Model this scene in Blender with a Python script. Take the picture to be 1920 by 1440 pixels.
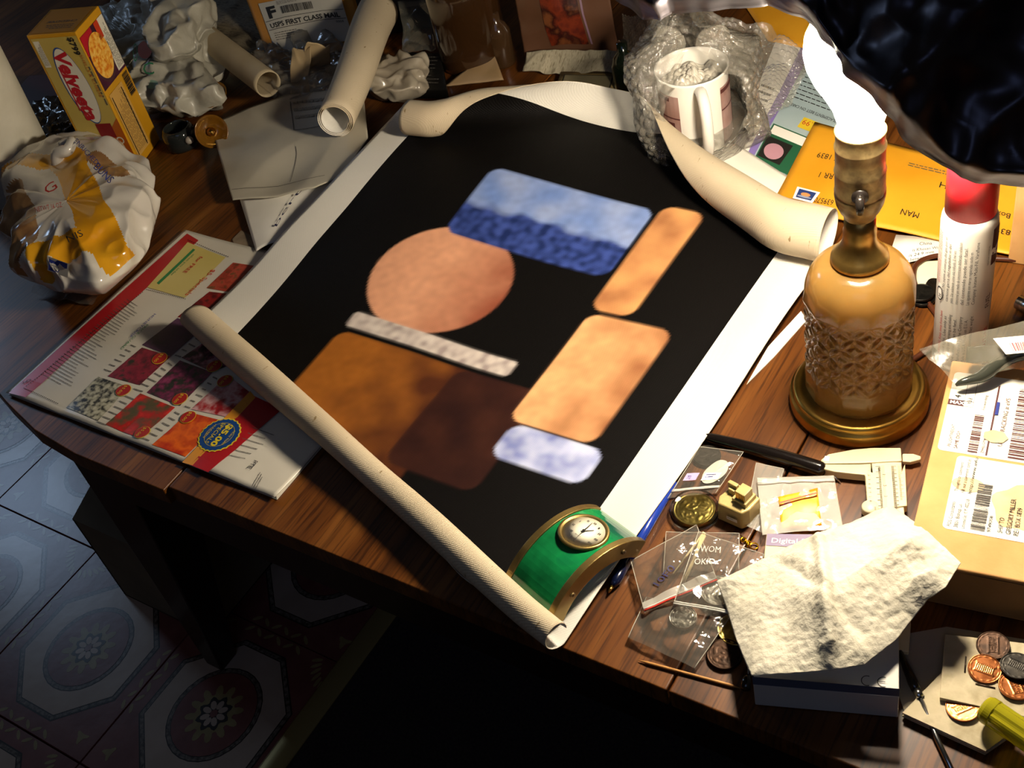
import bpy, bmesh, math, random
from mathutils import Vector, noise, Matrix
random.seed(7)
SC = bpy.context.scene
for o in list(bpy.data.objects): bpy.data.objects.remove(o)
PI = math.pi
V = Vector

# ---------------------------------------------------------------- camera
# world: table top is z=0, table front edge runs along x, floor is at FZ
FPX, CX, CY = 2280.0, 960.0, 720.0
HC = 0.67
FZ = -0.38
nad = V((635.0, 2345.0, FPX)).normalized()          # straight down, in camera axes (right, down, forward)
fw = V((0, 0, 1))
yy = (fw - fw.dot(nad) * nad).normalized()
xx = yy.cross(-nad).normalized()
ca, sa = math.cos(math.radians(-41.8)), math.sin(math.radians(-41.8))
AX = xx * ca + yy * sa
AY = yy * ca - xx * sa
AZ = -nad
cam_data = bpy.data.cameras.new('camera')
cam = bpy.data.objects.new('camera', cam_data)
SC.collection.objects.link(cam)
def c2w(v): return V((v.dot(AX), v.dot(AY), v.dot(AZ)))
r_, d_, f_ = c2w(V((1, 0, 0))), c2w(V((0, 1, 0))), c2w(V((0, 0, 1)))
cam.matrix_world = Matrix(((r_.x, -d_.x, -f_.x, 0), (r_.y, -d_.y, -f_.y, 0), (r_.z, -d_.z, -f_.z, HC), (0, 0, 0, 1)))
cam_data.sensor_width = 36.0
cam_data.lens = FPX / 1920.0 * 36.0
cam_data.clip_start = 0.02
SC.camera = cam
def at(px, py, h=0.0):
    """point on the horizontal plane z=h seen at this pixel of the 1920x1440 photograph"""
    w = c2w(V((px - CX, py - CY, FPX)))
    t = (h - HC) / w.z
    return V((w.x * t, w.y * t, h))

# ---------------------------------------------------------------- world, lights, exposure
W = bpy.data.worlds.new('world'); SC.world = W; W.use_nodes = True
bg = W.node_tree.nodes['Background']
bg.inputs[0].default_value = (0.75, 0.63, 0.55, 1)
bg.inputs[1].default_value = 0.020
BULB = 318.0
BULB_COL = (1.0, 0.86, 0.66)
def area(name, loc, target, size, power, col):
    l = bpy.data.lights.new(name, 'AREA'); l.shape = 'RECTANGLE'; l.size, l.size_y = size; l.energy = power; l.color = col
    o = bpy.data.objects.new(name, l); SC.collection.objects.link(o); o.location = loc
    o.rotation_euler = (V(target) - V(loc)).to_track_quat('-Z', 'Y').to_euler()
area('window_daylight', (-3.0, 1.02, 1.1), (-1.2, 0.42, FZ), (0.38, 0.36), 4.2, (0.50, 0.70, 1.0))
area('skylight_glow', (.55, -1.3, 1.95), (-.1, .55, .3), (1.3, 1.0), 2.6, (0.40, 0.56, 1.0))
SC.view_settings.view_transform = 'Standard'
SC.view_settings.look = 'None'
SC.view_settings.gamma = 1.0
SC.view_settings.use_curve_mapping = False
SC.view_settings.exposure = 0.0

# ---------------------------------------------------------------- materials
def lin(h):
    h = h.lstrip('#')
    r = []
    for i in (0, 2, 4):
        c = int(h[i:i+2], 16) / 255
        r.append(c / 12.92 if c <= .04045 else ((c + .055) / 1.055) ** 2.4)
    return (*r, 1)
MATS = {}
def M(name, c, c2=None, scale=40, rough=.6, metal=0, bump=0, bscale=200, trans=0, alpha=1, ior=1.45, stretch=(1, 1, 1), coat=0, detail=4, lo=.35, hi=.65, spec=.5, bdist=.001, emit=0, kind='noise', thin=0, sheen=0):
    if name in MATS: return MATS[name]
    m = bpy.data.materials.new(name); m.use_nodes = True
    nt = m.node_tree; N = nt.nodes; L = nt.links
    b = N['Principled BSDF']
    b.inputs['Roughness'].default_value = rough
    b.inputs['Metallic'].default_value = metal
    b.inputs['IOR'].default_value = ior
    b.inputs['Transmission Weight'].default_value = trans
    b.inputs['Alpha'].default_value = alpha
    b.inputs['Coat Weight'].default_value = coat
    b.inputs['Coat Roughness'].default_value = .12
    b.inputs['Specular IOR Level'].default_value = spec
    b.inputs['Sheen Weight'].default_value = sheen
    tc = N.new('ShaderNodeTexCoord'); mp = N.new('ShaderNodeMapping'); mp.inputs['Scale'].default_value = stretch
    L.new(tc.outputs['Object'], mp.inputs[0])
    if c2:
        if kind == 'voronoi':
            t = N.new('ShaderNodeTexVoronoi'); t.inputs['Scale'].default_value = scale; out = t.outputs['Distance']
        elif kind == 'wave':
            t = N.new('ShaderNodeTexWave'); t.inputs['Scale'].default_value = scale; out = t.outputs['Fac']
            t.inputs['Distortion'].default_value = 3
        else:
            t = N.new('ShaderNodeTexNoise'); t.inputs['Scale'].default_value = scale; t.inputs['Detail'].default_value = detail; out = t.outputs['Fac']
        L.new(mp.outputs[0], t.inputs['Vector'])
        cr = N.new('ShaderNodeValToRGB'); e = cr.color_ramp.elements
        cols = [c] + (c2 if isinstance(c2, list) else [c2])
        e[0].position = lo; e[1].position = hi
        for i in range(len(cols) - 2): e.new(lo + (hi - lo) * (i + 1) / (len(cols) - 1))
        for i, k in enumerate(cols): e[i].color = lin(k)
        L.new(out, cr.inputs[0]); L.new(cr.outputs[0], b.inputs['Base Color'])
    else:
        b.inputs['Base Color'].default_value = lin(c)
    if emit:
        b.inputs['Emission Color'].default_value = lin(c); b.inputs['Emission Strength'].default_value = emit
    if bump:
        t2 = N.new('ShaderNodeTexNoise'); t2.inputs['Scale'].default_value = bscale; t2.inputs['Detail'].default_value = 3
        L.new(mp.outputs[0], t2.inputs['Vector'])
        bp = N.new('ShaderNodeBump'); bp.inputs['Strength'].default_value = bump; bp.inputs['Distance'].default_value = bdist
        L.new(t2.outputs['Fac'], bp.inputs['Height']); L.new(bp.outputs[0], b.inputs['Normal'])
    MATS[name] = m
    return m
def film(name, tint='ffffff', dens=.25, rough=.15, bump=.5, bscale=90, gloss=.5, bdist=.002):
    """clear plastic film: see-through, a little milky, with sharp highlights"""
    if name in MATS: return MATS[name]
    m = bpy.data.materials.new(name); m.use_nodes = True; nt = m.node_tree; N = nt.nodes; L = nt.links
    N.remove(N['Principled BSDF']); out = N['Material Output']
    tr = N.new('ShaderNodeBsdfTransparent'); tr.inputs[0].default_value = (.96, .96, .95, 1)
    df = N.new('ShaderNodeBsdfDiffuse'); df.inputs[0].default_value = lin(tint)
    gl = N.new('ShaderNodeBsdfAnisotropic'); gl.inputs['Roughness'].default_value = rough
    m1 = N.new('ShaderNodeMixShader'); m2 = N.new('ShaderNodeMixShader')
    lw = N.new('ShaderNodeLayerWeight'); lw.inputs[0].default_value = .35
    mul = N.new('ShaderNodeMath'); mul.operation = 'MULTIPLY_ADD'; mul.inputs[1].default_value = gloss; mul.inputs[2].default_value = .04
    tc = N.new('ShaderNodeTexCoord'); t2 = N.new('ShaderNodeTexNoise'); t2.inputs['Scale'].default_value = bscale; t2.inputs['Detail'].default_value = 4
    bp = N.new('ShaderNodeBump'); bp.inputs['Strength'].default_value = bump; bp.inputs['Distance'].default_value = bdist
    L.new(tc.outputs['Object'], t2.inputs['Vector']); L.new(t2.outputs['Fac'], bp.inputs['Height'])
    L.new(bp.outputs[0], gl.inputs['Normal']); L.new(bp.outputs[0], lw.inputs['Normal'])
    m1.inputs[0].default_value = dens
    L.new(tr.outputs[0], m1.inputs[1]); L.new(df.outputs[0], m1.inputs[2])
    L.new(lw.outputs['Fresnel'], mul.inputs[0]); L.new(mul.outputs[0], m2.inputs[0])
    L.new(m1.outputs[0], m2.inputs[1]); L.new(gl.outputs[0], m2.inputs[2]); L.new(m2.outputs[0], out.inputs[0])
    MATS[name] = m
    return m
ink = M('black_ink', '16130f', rough=.7)
grey_ink = M('grey_ink', '55504a', rough=.7)
red_ink = M('red_ink', 'c0251c', rough=.6)
blue_ink = M('blue_ink', '2b3a8c', rough=.6)
green_ink = M('green_ink', '2f7d46', rough=.6)
white_print = M('white_print', 'efebe2', rough=.6)
brass = M('aged_brass', 'b8863a', 'd8ab55', scale=25, rough=.22, metal=1, bump=.12, bscale=60)
old_brass = M('dull_brass', '6e5a3a', ['8f7a52', '54432c'], scale=60, rough=.42, metal=.75, bump=.3, bscale=150)
steel = M('steel', 'b8b8b8', rough=.22, metal=1)
cardboard = M('cardboard', 'b98a52', 'c79a62', scale=30, rough=.8, bump=.1, bscale=300)
paper_w = M('white_paper', 'e4dfd2', 'ece8de', scale=20, rough=.75, bump=.05, bscale=60)
manila = M('manila_paper', 'd18f16', 'dc9c22', scale=14, rough=.55, bump=.12, bscale=40)

# ---------------------------------------------------------------- object helpers
def coll(): return SC.collection.objects
class Thing:
    def __init__(s, name, label, cat, loc, group=None):
        s.o = bpy.data.objects.new(name, None); coll().link(s.o); s.o.location = loc; s.o.empty_display_size = .02
        tag(s.o, label, cat, group); s.loc = V(loc)
def tag(o, label, cat, group=None):
    o['label'] = label; o['category'] = cat
    if group: o['group'] = group
    return o
def mesh(name, verts, faces, mats, parent=None, fm=None, smooth=True, loc=None, solid=0, moff=0, sub=0, bevel=0, vcol=None, soff=-1):
    verts = [V(v) for v in verts]
    if isinstance(parent, Thing): base = parent.loc; par = parent.o
    elif parent is not None: base = V(parent['_b']); par = parent
    else:
        par = None
        if loc is None:
            xs = [v.x for v in verts]; ys = [v.y for v in verts]; zs = [v.z for v in verts]
            loc = V(((min(xs) + max(xs)) / 2, (min(ys) + max(ys)) / 2, min(zs)))
        base = V(loc)
    me = bpy.data.meshes.new(name)
    me.from_pydata([v - base for v in verts], [], faces)
    if not isinstance(mats, (list, tuple)): mats = [mats]
    for m in mats: me.materials.append(m)
    if fm: me.polygons.foreach_set('material_index', fm)
    if smooth: me.polygons.foreach_set('use_smooth', [True] * len(me.polygons))
    if vcol:
        a = me.color_attributes.new('paint', 'FLOAT_COLOR', 'POINT')
        a.data.foreach_set('color', vcol)
    bm = bmesh.new(); bm.from_mesh(me)
    if not solid: bmesh.ops.recalc_face_normals(bm, faces=bm.faces)
    bm.to_mesh(me); bm.free()
    o = bpy.data.objects.new(name, me); coll().link(o)
    if par: o.parent = par
    else: o.location = base
    o['_b'] = tuple(base)
    if bevel:
        b = o.modifiers.new('b', 'BEVEL'); b.width = bevel; b.segments = 3; b.limit_method = 'ANGLE'; b.angle_limit = .6
    if solid:
        s = o.modifiers.new('s', 'SOLIDIFY'); s.thickness = solid; s.offset = soff; s.material_offset = moff; s.material_offset_rim = moff
    if sub:
        s = o.modifiers.new('u', 'SUBSURF'); s.levels = s.render_levels = sub
    if smooth and bevel:
        pass
    return o
def grid(name, f, nu, nv, mats, parent=None, closeu=False, fm=None, us=None, vs=None, **k):
    us = us or [i / nu for i in range(nu + (0 if closeu else 1))]; vs = vs or [j / nv for j in range(nv + 1)]
    A, B = len(us), len(vs)
    verts = [f(u, v) for v in vs for u in us]
    faces = []; idx = []
    for j in range(B - 1):
        for i in range(A if closeu else A - 1):
            i2 = (i + 1) % A
            faces.append((j * A + i, j * A + i2, (j + 1) * A + i2, (j + 1) * A + i))
            if fm: idx.append(fm((us[i] + us[i2]) / 2, (vs[j] + vs[j + 1]) / 2))
    return mesh(name, verts, faces, mats, parent, idx if fm else None, **k)
def lathe(name, prof, c, mats, parent=None, seg=48, axis=None, fm=None, **k):
    """prof: (radius, height) pairs around the vertical through c, or round `axis`"""
    c = V(c); q = V((0, 0, 1)).rotation_difference(V(axis).normalized()) if axis else None
    verts = []; faces = []; idx = []
    for r, h in prof:
        for i in range(seg):
            a = 2 * PI * i / seg; p = V((max(r, 1e-5) * math.cos(a), max(r, 1e-5) * math.sin(a), h))
            verts.append(c + (q @ p if q else p))
    for j in range(len(prof) - 1):
        for i in range(seg):
            i2 = (i + 1) % seg; faces.append((j * seg + i, j * seg + i2, (j + 1) * seg + i2, (j + 1) * seg + i))
            if fm: idx.append(fm(j, i))
    if prof[0][0] > 1e-4: faces.append(tuple(range(seg))[::-1]); idx.append(0)
    if prof[-1][0] > 1e-4: faces.append(tuple((len(prof) - 1) * seg + i for i in range(seg))); idx.append(0)
    return mesh(name, verts, faces, mats, parent, idx if fm else None, **k)
def tube(name, pts, rad, mats, parent=None, seg=12, **k):
    pts = [V(p) for p in pts]
    rads = rad if isinstance(rad, (list, tuple)) else [rad] * len(pts)
    verts = []; faces = []; up = V((0, 0, 1)); 
    for i, p in enumerate(pts):
        t = (pts[min(i + 1, len(pts) - 1)] - pts[max(i - 1, 0)]).normalized()
        if i == 0 and abs(t.z) > .95: up = V((0, 1, 0))
        if i == 0: s = t.cross(up).normalized()
        else: s = (s - t * s.dot(t)).normalized()
        u = s.cross(t)
        for a in range(seg):
            an = 2 * PI * a / seg; verts.append(p + (s * math.cos(an) + u * math.sin(an)) * rads[i])
    n = len(pts)
    for j in range(n - 1):
        for i in range(seg):
            i2 = (i + 1) % seg; faces.append((j * seg + i, j * seg + i2, (j + 1) * seg + i2, (j + 1) * seg + i))
    faces.append(tuple(range(seg))[::-1]); faces.append(tuple((n - 1) * seg + i for i in range(seg)))
    return mesh(name, verts, faces, mats, parent, **k)
def spline(pts, n=8):
    out = []; P = [V(p) for p in pts]; P = [P[0] * 2 - P[1]] + P + [P[-1] * 2 - P[-2]]
    for i in range(1, len(P) - 2):
        for k in range(n):
            t = k / n; a, b, c, d = P[i - 1:i + 3]
            out.append(.5 * ((2 * b) + (c - a) * t + (2 * a - 5 * b + 4 * c - d) * t * t + (3 * b - a - 3 * c + d) * t ** 3))
    out.append(P[-2]); return out
def prism(name, outline, z0, z1, mats, parent=None, bevel=0, **k):
    """outline: xy points, extruded from z0 to z1"""
    n = len(outline); v = [V((p[0], p[1], z0)) for p in outline] + [V((p[0], p[1], z1)) for p in outline]
    f = [tuple(range(n))[::-1], tuple(range(n, 2 * n))] + [(i, (i + 1) % n, (i + 1) % n + n, i + n) for i in range(n)]
    k.setdefault('smooth', False)
    return mesh(name, v, f, mats, parent, bevel=bevel, **k)
def pprism(name, px, h1, h0, mats, parent=None, **k):
    return prism(name, [at(x, y, h1) for x, y in px], h0, h1, mats, parent, **k)
def obox(name, c, sx, sy, z0, z1, ang, mats, parent=None, bevel=.001, **k):
    ux = V((math.cos(ang), math.sin(ang))); uy = V((-ux.y, ux.x)); c = V((c[0], c[1]))
    return prism(name, [c + ux * a * sx / 2 + uy * b * sy / 2 for a, b in ((-1, -1), (1, -1), (1, 1), (-1, 1))], z0, z1, mats, parent, bevel=bevel, **k)
def poly_at(pts, t):
    L = [0]
    for a, b in zip(pts, pts[1:]): L.append(L[-1] + (b - a).length)
    s = t * L[-1]
    for i in range(len(pts) - 1):
        if s <= L[i + 1] or i == len(pts) - 2:
            return pts[i].lerp(pts[i + 1], (s - L[i]) / max(L[i + 1] - L[i], 1e-9))
def coons(bot, top, left, right):
    """patch from four edge lines; bot and top run left to right, left and right run bottom to top"""
    bot, top, left, right = [[V(p) for p in e] for e in (bot, top, left, right)]
    def f(u, v):
        b, t, l, r = poly_at(bot, u), poly_at(top, u), poly_at(left, v), poly_at(right, v)
        return b * (1 - v) + t * v + l * (1 - u) + r * u - (bot[0] * (1 - u) * (1 - v) + bot[-1] * u * (1 - v) + top[0] * (1 - u) * v + top[-1] * u * v)
    return f
def quadf(a, b, c, d):
    """a,b,c,d round the corner: bottom-left, bottom-right, top-right, top-left"""
    a, b, c, d = map(V, (a, b, c, d))
    return lambda u, v: (a * (1 - u) + b * u) * (1 - v) + (d * (1 - u) + c * u) * v
def nz(p, s, a=1.0, seed=0): return noise.noise(V((p[0] * s + seed * 7.3, p[1] * s - seed * 3.1, p[2] * s + seed))) * a
def ridged(p, s, seed=0): return 1 - abs(noise.noise(V((p[0] * s + seed * 5.7, p[1] * s + seed, p[2] * s)))) * 2
def crumple(f, amp, s=30, seed=0, low=0.0):
    def g(u, v):
        p = f(u, v); q = V((p.x, p.y, p.z))
        return p + V((nz(q, s, amp * .6, seed + 3), nz(q, s, amp * .6, seed + 6), abs(nz(q, s, amp * 1.6, seed)) + low + ridged(q, s * 1.7, seed + 2) * amp * .35))
    return g
_TC = {}
def text_geo(s, bold=0):
    if (s, bold) in _TC: return _TC[(s, bold)]
    cu = bpy.data.curves.new('t', 'FONT'); cu.body = s; cu.size = 1.0; cu.resolution_u = 2; cu.offset = bold
    ob = bpy.data.objects.new('t', cu); coll().link(ob)
    dg = bpy.context.evaluated_depsgraph_get(); me = ob.evaluated_get(dg).to_mesh()
    v = [(a.co.x, a.co.y) for a in me.vertices]; f = [tuple(p.vertices) for p in me.polygons]
    ob.evaluated_get(dg).to_mesh_clear(); bpy.data.objects.remove(ob); bpy.data.curves.remove(cu)
    if v:
        x0 = min(a[0] for a in v); w = max(a[0] for a in v) - x0; v = [(a[0] - x0, a[1]) for a in v]
    else: w = 1
    _TC[(s, bold)] = (v, f, w); return v, f, w
class Print:
    """flat print laid on a surface: f(u, v, lift) gives the point"""
    def __init__(s, f, lift=.0003): s.f = f; s.V = []; s.F = []; s.M = []; s.mats = []; s.l = lift
    def mi(s, m):
        if m not in s.mats: s.mats.append(m)
        return s.mats.index(m)
    def add(s, vs, fs, m, layer):
        b = len(s.V); s.V += [s.f(x, y, s.l * (layer + 1)) for x, y in vs]; k = s.mi(m)
        for q in fs: s.F.append(tuple(b + i for i in q)); s.M.append(k)
    def poly(s, vs, m, layer=0): s.add(vs, [tuple(range(len(vs)))], m, layer)
    def rect(s, u0, v0, u1, v1, m, layer=0, n=1):
        vs = []; fs = []
        for j in range(n + 1):
            for i in range(n + 1): vs.append((u0 + (u1 - u0) * i / n, v0 + (v1 - v0) * j / n))
        for j in range(n):
            for i in range(n): a = j * (n + 1) + i; fs.append((a, a + 1, a + n + 2, a + n + 1))
        s.add(vs, fs, m, layer)
    def qd(s, a, b, c, d, m, layer=0, n=6):
        q = quadf((*a, 0), (*b, 0), (*c, 0), (*d, 0)); vs = []; fs = []
        for j in range(n + 1):
            for i in range(n + 1): p = q(i / n, j / n); vs.append((p.x, p.y))
        for j in range(n):
            for i in range(n): k = j * (n + 1) + i; fs.append((k, k + 1, k + n + 2, k + n + 1))
        s.add(vs, fs, m, layer)
    def ell(s, c, rx, ry, m, layer=0, n=28, ang=0, wob=0, k=0):
        vs = [c]
        for i in range(n):
            a = 2 * PI * i / n; r = 1 + wob * math.cos(k * a); x, y = rx * r * math.cos(a), ry * r * math.sin(a)
            vs.append((c[0] + x * math.cos(ang) - y * math.sin(ang), c[1] + x * math.sin(ang) + y * math.cos(ang)))
        s.add(vs, [(0, i + 1, (i + 1) % n + 1) for i in range(n)], m, layer)
    def ring(s, c, r0, r1, m, layer=0, n=40, sx=1, sy=1, oct=False):
        vs = []
        for i in range(n):
            a = 2 * PI * i / n + (PI / n if oct else 0)
            for r in (r0, r1): vs.append((c[0] + r * sx * math.cos(a), c[1] + r * sy * math.sin(a)))
        s.add(vs, [(2 * i, 2 * i + 1, (2 * i + 3) % (2 * n), (2 * i + 2) % (2 * n)) for i in range(n)], m, layer)
    def text(s, t, u, v, size, m, ang=0, width=None, layer=1, shear=0, sq=1, bold=0):
        vs, fs, w = text_geo(t, bold)
        if not fs: return
        kx = (width / w) if width else size * sq
        c, d = math.cos(ang), math.sin(ang)
        out = []
        for x, y in vs:
            X, Y = x * kx + shear * y * size, y * size
            out.append((u + X * c - Y * d, v + X * d + Y * c))
        s.add(out, fs, m, layer)
    def barcode(s, u0, v0, u1, v1, m, layer=1, n=30, along='v', seed=1):
        rr = random.Random(seed); L = (v1 - v0) if along == 'v' else (u1 - u0); p = 0
        while p < L:
            w = L / n * rr.choice((.3, .5, .8, 1.1)); g = L / n * rr.choice((.3, .5, .7))
            w = min(w, L - p)
            if along == 'v': s.rect(u0, v0 + p, u1, v0 + p + w, m, layer)
            else: s.rect(u0 + p, v0, u0 + p + w, v1, m, layer)
            p += w + g
    def lines(s, u0, v0, u1, v1, n, m, along='u', layer=1, seed=2, th=.35):
        rr = random.Random(seed)
        for i in range(n):
            if along == 'u':
                y = v0 + (v1 - v0) * (i + .5) / n; h = (v1 - v0) / n * th; x = u0
                e = u1 - (u1 - u0) * rr.random() * .35
                while x < e:
                    w = (u1 - u0) * rr.uniform(.03, .12); s.rect(x, y, min(x + w, e), y + h, m, layer); x += w + (u1 - u0) * .02
            else:
                x = u0 + (u1 - u0) * (i + .5) / n; h = (u1 - u0) / n * th; y = v0
                e = v1 - (v1 - v0) * rr.random() * .35
                while y < e:
                    w = (v1 - v0) * rr.uniform(.03, .12); s.rect(x, y, x + h, min(y + w, e), m, layer); y += w + (v1 - v0) * .02
    def build(s, name, parent=None, **k):
        k.setdefault('smooth', False)
        o = mesh(name, s.V, s.F, s.mats, parent, s.M, **k)
        if name in ('handwriting', 'print', 'printing'): o['kind'] = 'stuff'
        return o
def frame(o, ux, uy):
    o = V(o); ux = V(ux); uy = V(uy); n = ux.cross(uy).normalized()
    return lambda u, v, l=0: o + ux * u + uy * v + n * l
def plane_uv(o, ux, uy, h):
    """pixel -> (u, v) in a horizontal frame"""
    def g(px, py):
        p = at(px, py, h) - V(o); a, b, c, d = ux[0], uy[0], ux[1], uy[1]; D = a * d - b * c
        return ((p.x * d - p.y * b) / D, (a * p.y - c * p.x) / D)
    return g
IDF = lambda h: (lambda u, v, l=0: V((u, v, h + l)))      # print straight in table coordinates
def pxy(x, y, h=0): p = at(x, y, h); return (p.x, p.y)
def struct(o): o['kind'] = 'structure'; return o

# ================================================================ STRUCTURE
XS = -0.694                     # brass strip between the two floor coverings
TPX, TPY = 0.195, 0.2145
tile_base = M('tile_mauve', '744038', '865046', scale=30, rough=.26, bump=.12, bscale=60, bdist=.0008)
tile_cream = M('tile_cream', 'b39a84', 'c0a892', scale=20, rough=.24, bump=.1, bscale=60, bdist=.0008)
tile_dark = M('tile_dark_line', '2c2620', rough=.25)
tile_gold = M('tile_gold', '8e7a4c', 'a08c5c', scale=60, rough=.25)
tile_rope = M('tile_rope', '857768', '3d342b', scale=220, rough=.25)
grout = M('tile_seam', '2d211c', rough=.6)
carpet_m = M('dark_carpet', '2c2420', '3d332c', scale=300, rough=.95, bump=.6, bscale=500)
wall_m = M('wall_paint_dark', '5a4c40', rough=.9)

fl = Thing('floor', 'x', 'x', (-1.2, .6, FZ)); fl.o['kind'] = 'structure'
del fl.o['label']; del fl.o['category']
X0, X1, Y0, Y1 = XS - 9 * TPX, XS, .194 - 3 * TPY, .194 + 8 * TPY
mesh('subfloor', [(X0, Y0, FZ - .004), (XS, Y0, FZ - .004), (XS, Y1, FZ - .004), (X0, Y1, FZ - .004)], [(0, 1, 2, 3)], grout, fl, smooth=False)
def make_tile():
    s = .0012; hx, hy = TPX / 2 - s, TPY / 2 - s
    def f(u, v, l=0): return V((u, v, l))
    P = Print(f, .00012)
    P.add([(-hx, -hy), (hx, -hy), (hx, hy), (-hx, hy)], [(0, 1, 2, 3)], tile_base, -1)
    b = len(P.V)      # bevelled edge
    P.V += [V((a * (hx + .001), c * (hy + .001), -.004)) for a, c in ((-1, -1), (1, -1), (1, 1), (-1, 1))]
    for i in range(4): P.F.append((i, (i + 1) % 4, b + (i + 1) % 4, b + i)); P.M.append(0)
    sy = TPY / TPX
    def octo(r, cut=.72):
        q = r * cut; t = [(r, -q * .58), (r, q * .58), (q * .5, r), (-q * .5, r), (-r, q * .58), (-r, -q * .58), (-q * .5, -r), (q * .5, -r)]
        return [(x, y * sy) for x, y in t]
    P.poly(octo(.079), tile_dark, 0); P.poly(octo(.0775), tile_rope, 1); P.poly(octo(.0735), tile_dark, 2); P.poly(octo(.0725), tile_cream, 3)
    P.ell((0, 0), .0505, .0505 * sy, tile_dark, 4); P.ell((0, 0), .0495, .0495 * sy, tile_rope, 5); P.ell((0, 0), .0455, .0455 * sy, tile_dark, 6); P.ell((0, 0), .0448, .0448 * sy, tile_base, 7)
    for i in range(12):
        a = 2 * PI * i / 12; P.ell((.0235 * math.cos(a), .0235 * sy * math.sin(a)), .0085, .0042, tile_gold, 8, 10, a)
    P.ell((0, 0), .0225, .0225 * sy, tile_gold, 8, 24, wob=.06, k=12)
    P.ell((0, 0), .0168, .0168 * sy, tile_dark, 9, 40, wob=.16, k=8)
    for i in range(8):
        a = 2 * PI * i / 8; P.ell((.0095 * math.cos(a), .0095 * sy * math.sin(a)), .0055, .0034, tile_cream, 10, 10, a)
    P.ell((0, 0), .0042, .0042 * sy, tile_base, 11)
    for sx_ in (-1, 1):
        for sy_ in (-1, 1):
            cx, cy = sx_ * .083, sy_ * .083 * sy
            for k in range(7):
                t = k / 6 * 1.6 - .8
                a = math.atan2(-sy_, -sx_) + t
                P.ell((cx + .012 * math.cos(a) + .010 * t, cy + .012 * math.sin(a) - sx_ * sy_ * .010 * t), .0068, .0022, tile_gold, 0, 8, a + .5)
    for k in range(6):
        for sy_ in (-1, 1):
            P.ell((-.035 + k * .014, sy_ * (TPY / 2 - .007)), .0065, .0022, tile_gold, 0, 8, .7 * (-1) ** k)
        for sx_ in (-1, 1):
            P.ell((sx_ * (TPX / 2 - .006), -.035 + k * .014), .0022, .006, tile_gold, 0, 8, .5 * (-1) ** k)
    o = mesh('tile', P.V, P.F, P.mats, None, P.M, smooth=False, loc=(0, 0, 0)); return o
t0 = make_tile(); first = True
for i in range(9):
    for j in range(11):
        o = t0 if first else t0.copy()
        if not first: coll().link(o)
        first = False
        o.parent = fl.o
        o.location = V((XS - (i + .5) * TPX, Y0 + (j + .5) * TPY, FZ)) - fl.loc
struct(mesh('floor_carpet', [(XS, Y0, FZ - .001), (2.2, Y0, FZ - .001), (2.2, Y1, FZ - .001), (XS, Y1, FZ - .001)], [(0, 1, 2, 3)], carpet_m, smooth=False))
n_ = 9; prof = [(XS - .013, FZ - .001)] + [(XS - .013 + .026 * k / n_, FZ + .003 * math.sin(PI * (k + .5) / (n_ + 1)) + .0008 * (k % 2)) for k in range(n_ + 1)] + [(XS + .013, FZ - .001)]
vs = [V((x, Y0, z)) for x, z in prof] + [V((x, Y1, z)) for x, z in prof]; m_ = len(prof)
struct(mesh('trim_1', vs, [(i, i + 1, i + 1 + m_, i + m_) for i in range(m_ - 1)], M('strip_brass', 'b09a60', rough=.4, metal=.4)))
struct(prism('wall_back', [(-2.5, 1.62), (1.2, 1.62), (1.2, 1.70), (-2.5, 1.70)], FZ, 1.6, wall_m))

# ================================================================ TABLE
def wood(name, a, b, c, sx=14, dark=.0):
    m = M(name, a, [b, c], scale=3.2, rough=.38, stretch=(sx, 1.4, 6), detail=9, lo=.3, hi=.72, coat=.12)
    nt = m.node_tree; N = nt.nodes; L = nt.links; b_ = N['Principled BSDF']
    src = b_.inputs['Base Color'].links[0].from_socket
    t = N.new('ShaderNodeTexNoise'); t.inputs['Scale'].default_value = 3; t.inputs['Detail'].default_value = 8
    mp = N.new('ShaderNodeMapping'); mp.inputs['Scale'].default_value = (150, 6, 20); tc = N.new('ShaderNodeTexCoord')
    L.new(tc.outputs['Object'], mp.inputs[0]); L.new(mp.outputs[0], t.inputs['Vector'])
    cr = N.new('ShaderNodeValToRGB'); cr.color_ramp.elements[0].position = .36; cr.color_ramp.elements[1].position = .52
    cr.color_ramp.elements[0].color = (.25, .2, .17, 1)
    mx = N.new('ShaderNodeMixRGB'); mx.blend_type = 'MULTIPLY'; mx.inputs[0].default_value = .75
    L.new(t.outputs['Fac'], cr.inputs[0]); L.new(src, mx.inputs[1]); L.new(cr.outputs[0], mx.inputs[2]); L.new(mx.outputs[0], b_.inputs['Base Color'])
    return m
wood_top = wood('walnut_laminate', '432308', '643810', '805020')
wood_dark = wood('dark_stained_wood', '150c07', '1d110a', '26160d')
tb = Thing('coffee_table', 'low dark wooden table with sliding leaf sections under all the clutter', 'table', (-.5, .33, FZ))
YB = 1.42
g_ = .0007
left_out = [(-.6835, .3285), (-.6835, YB), (-1.75, YB), (-1.68, 1.0), (-1.62, .80), (-1.52, .62), (-1.38, .50), (-1.2, .43), (-1.05, .392), (-.97, .371), (-.906, .350), (-.85, .335), (-.79, .3285)][::-1]
prism('leaf', left_out, -.018, 0, wood_top, tb, bevel=.0012)
prism('leaf', [(-.682, .333), (-.2405, .333), (-.2405, YB), (-.682, YB)], -.018, 0, wood_top, tb, bevel=.0012)
prism('leaf', [(-.239, .333), (.45, .333), (.45, YB), (-.239, YB)], -.018, 0, wood_top, tb, bevel=.0012)
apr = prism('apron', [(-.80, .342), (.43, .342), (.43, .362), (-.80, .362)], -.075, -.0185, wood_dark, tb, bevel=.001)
prism('apron', [(-.82, .362), (-.80, .362), (-.80, YB - .03), (-.82, YB - .03)], -.075, -.0185, wood_dark, tb, bevel=.001)
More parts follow.
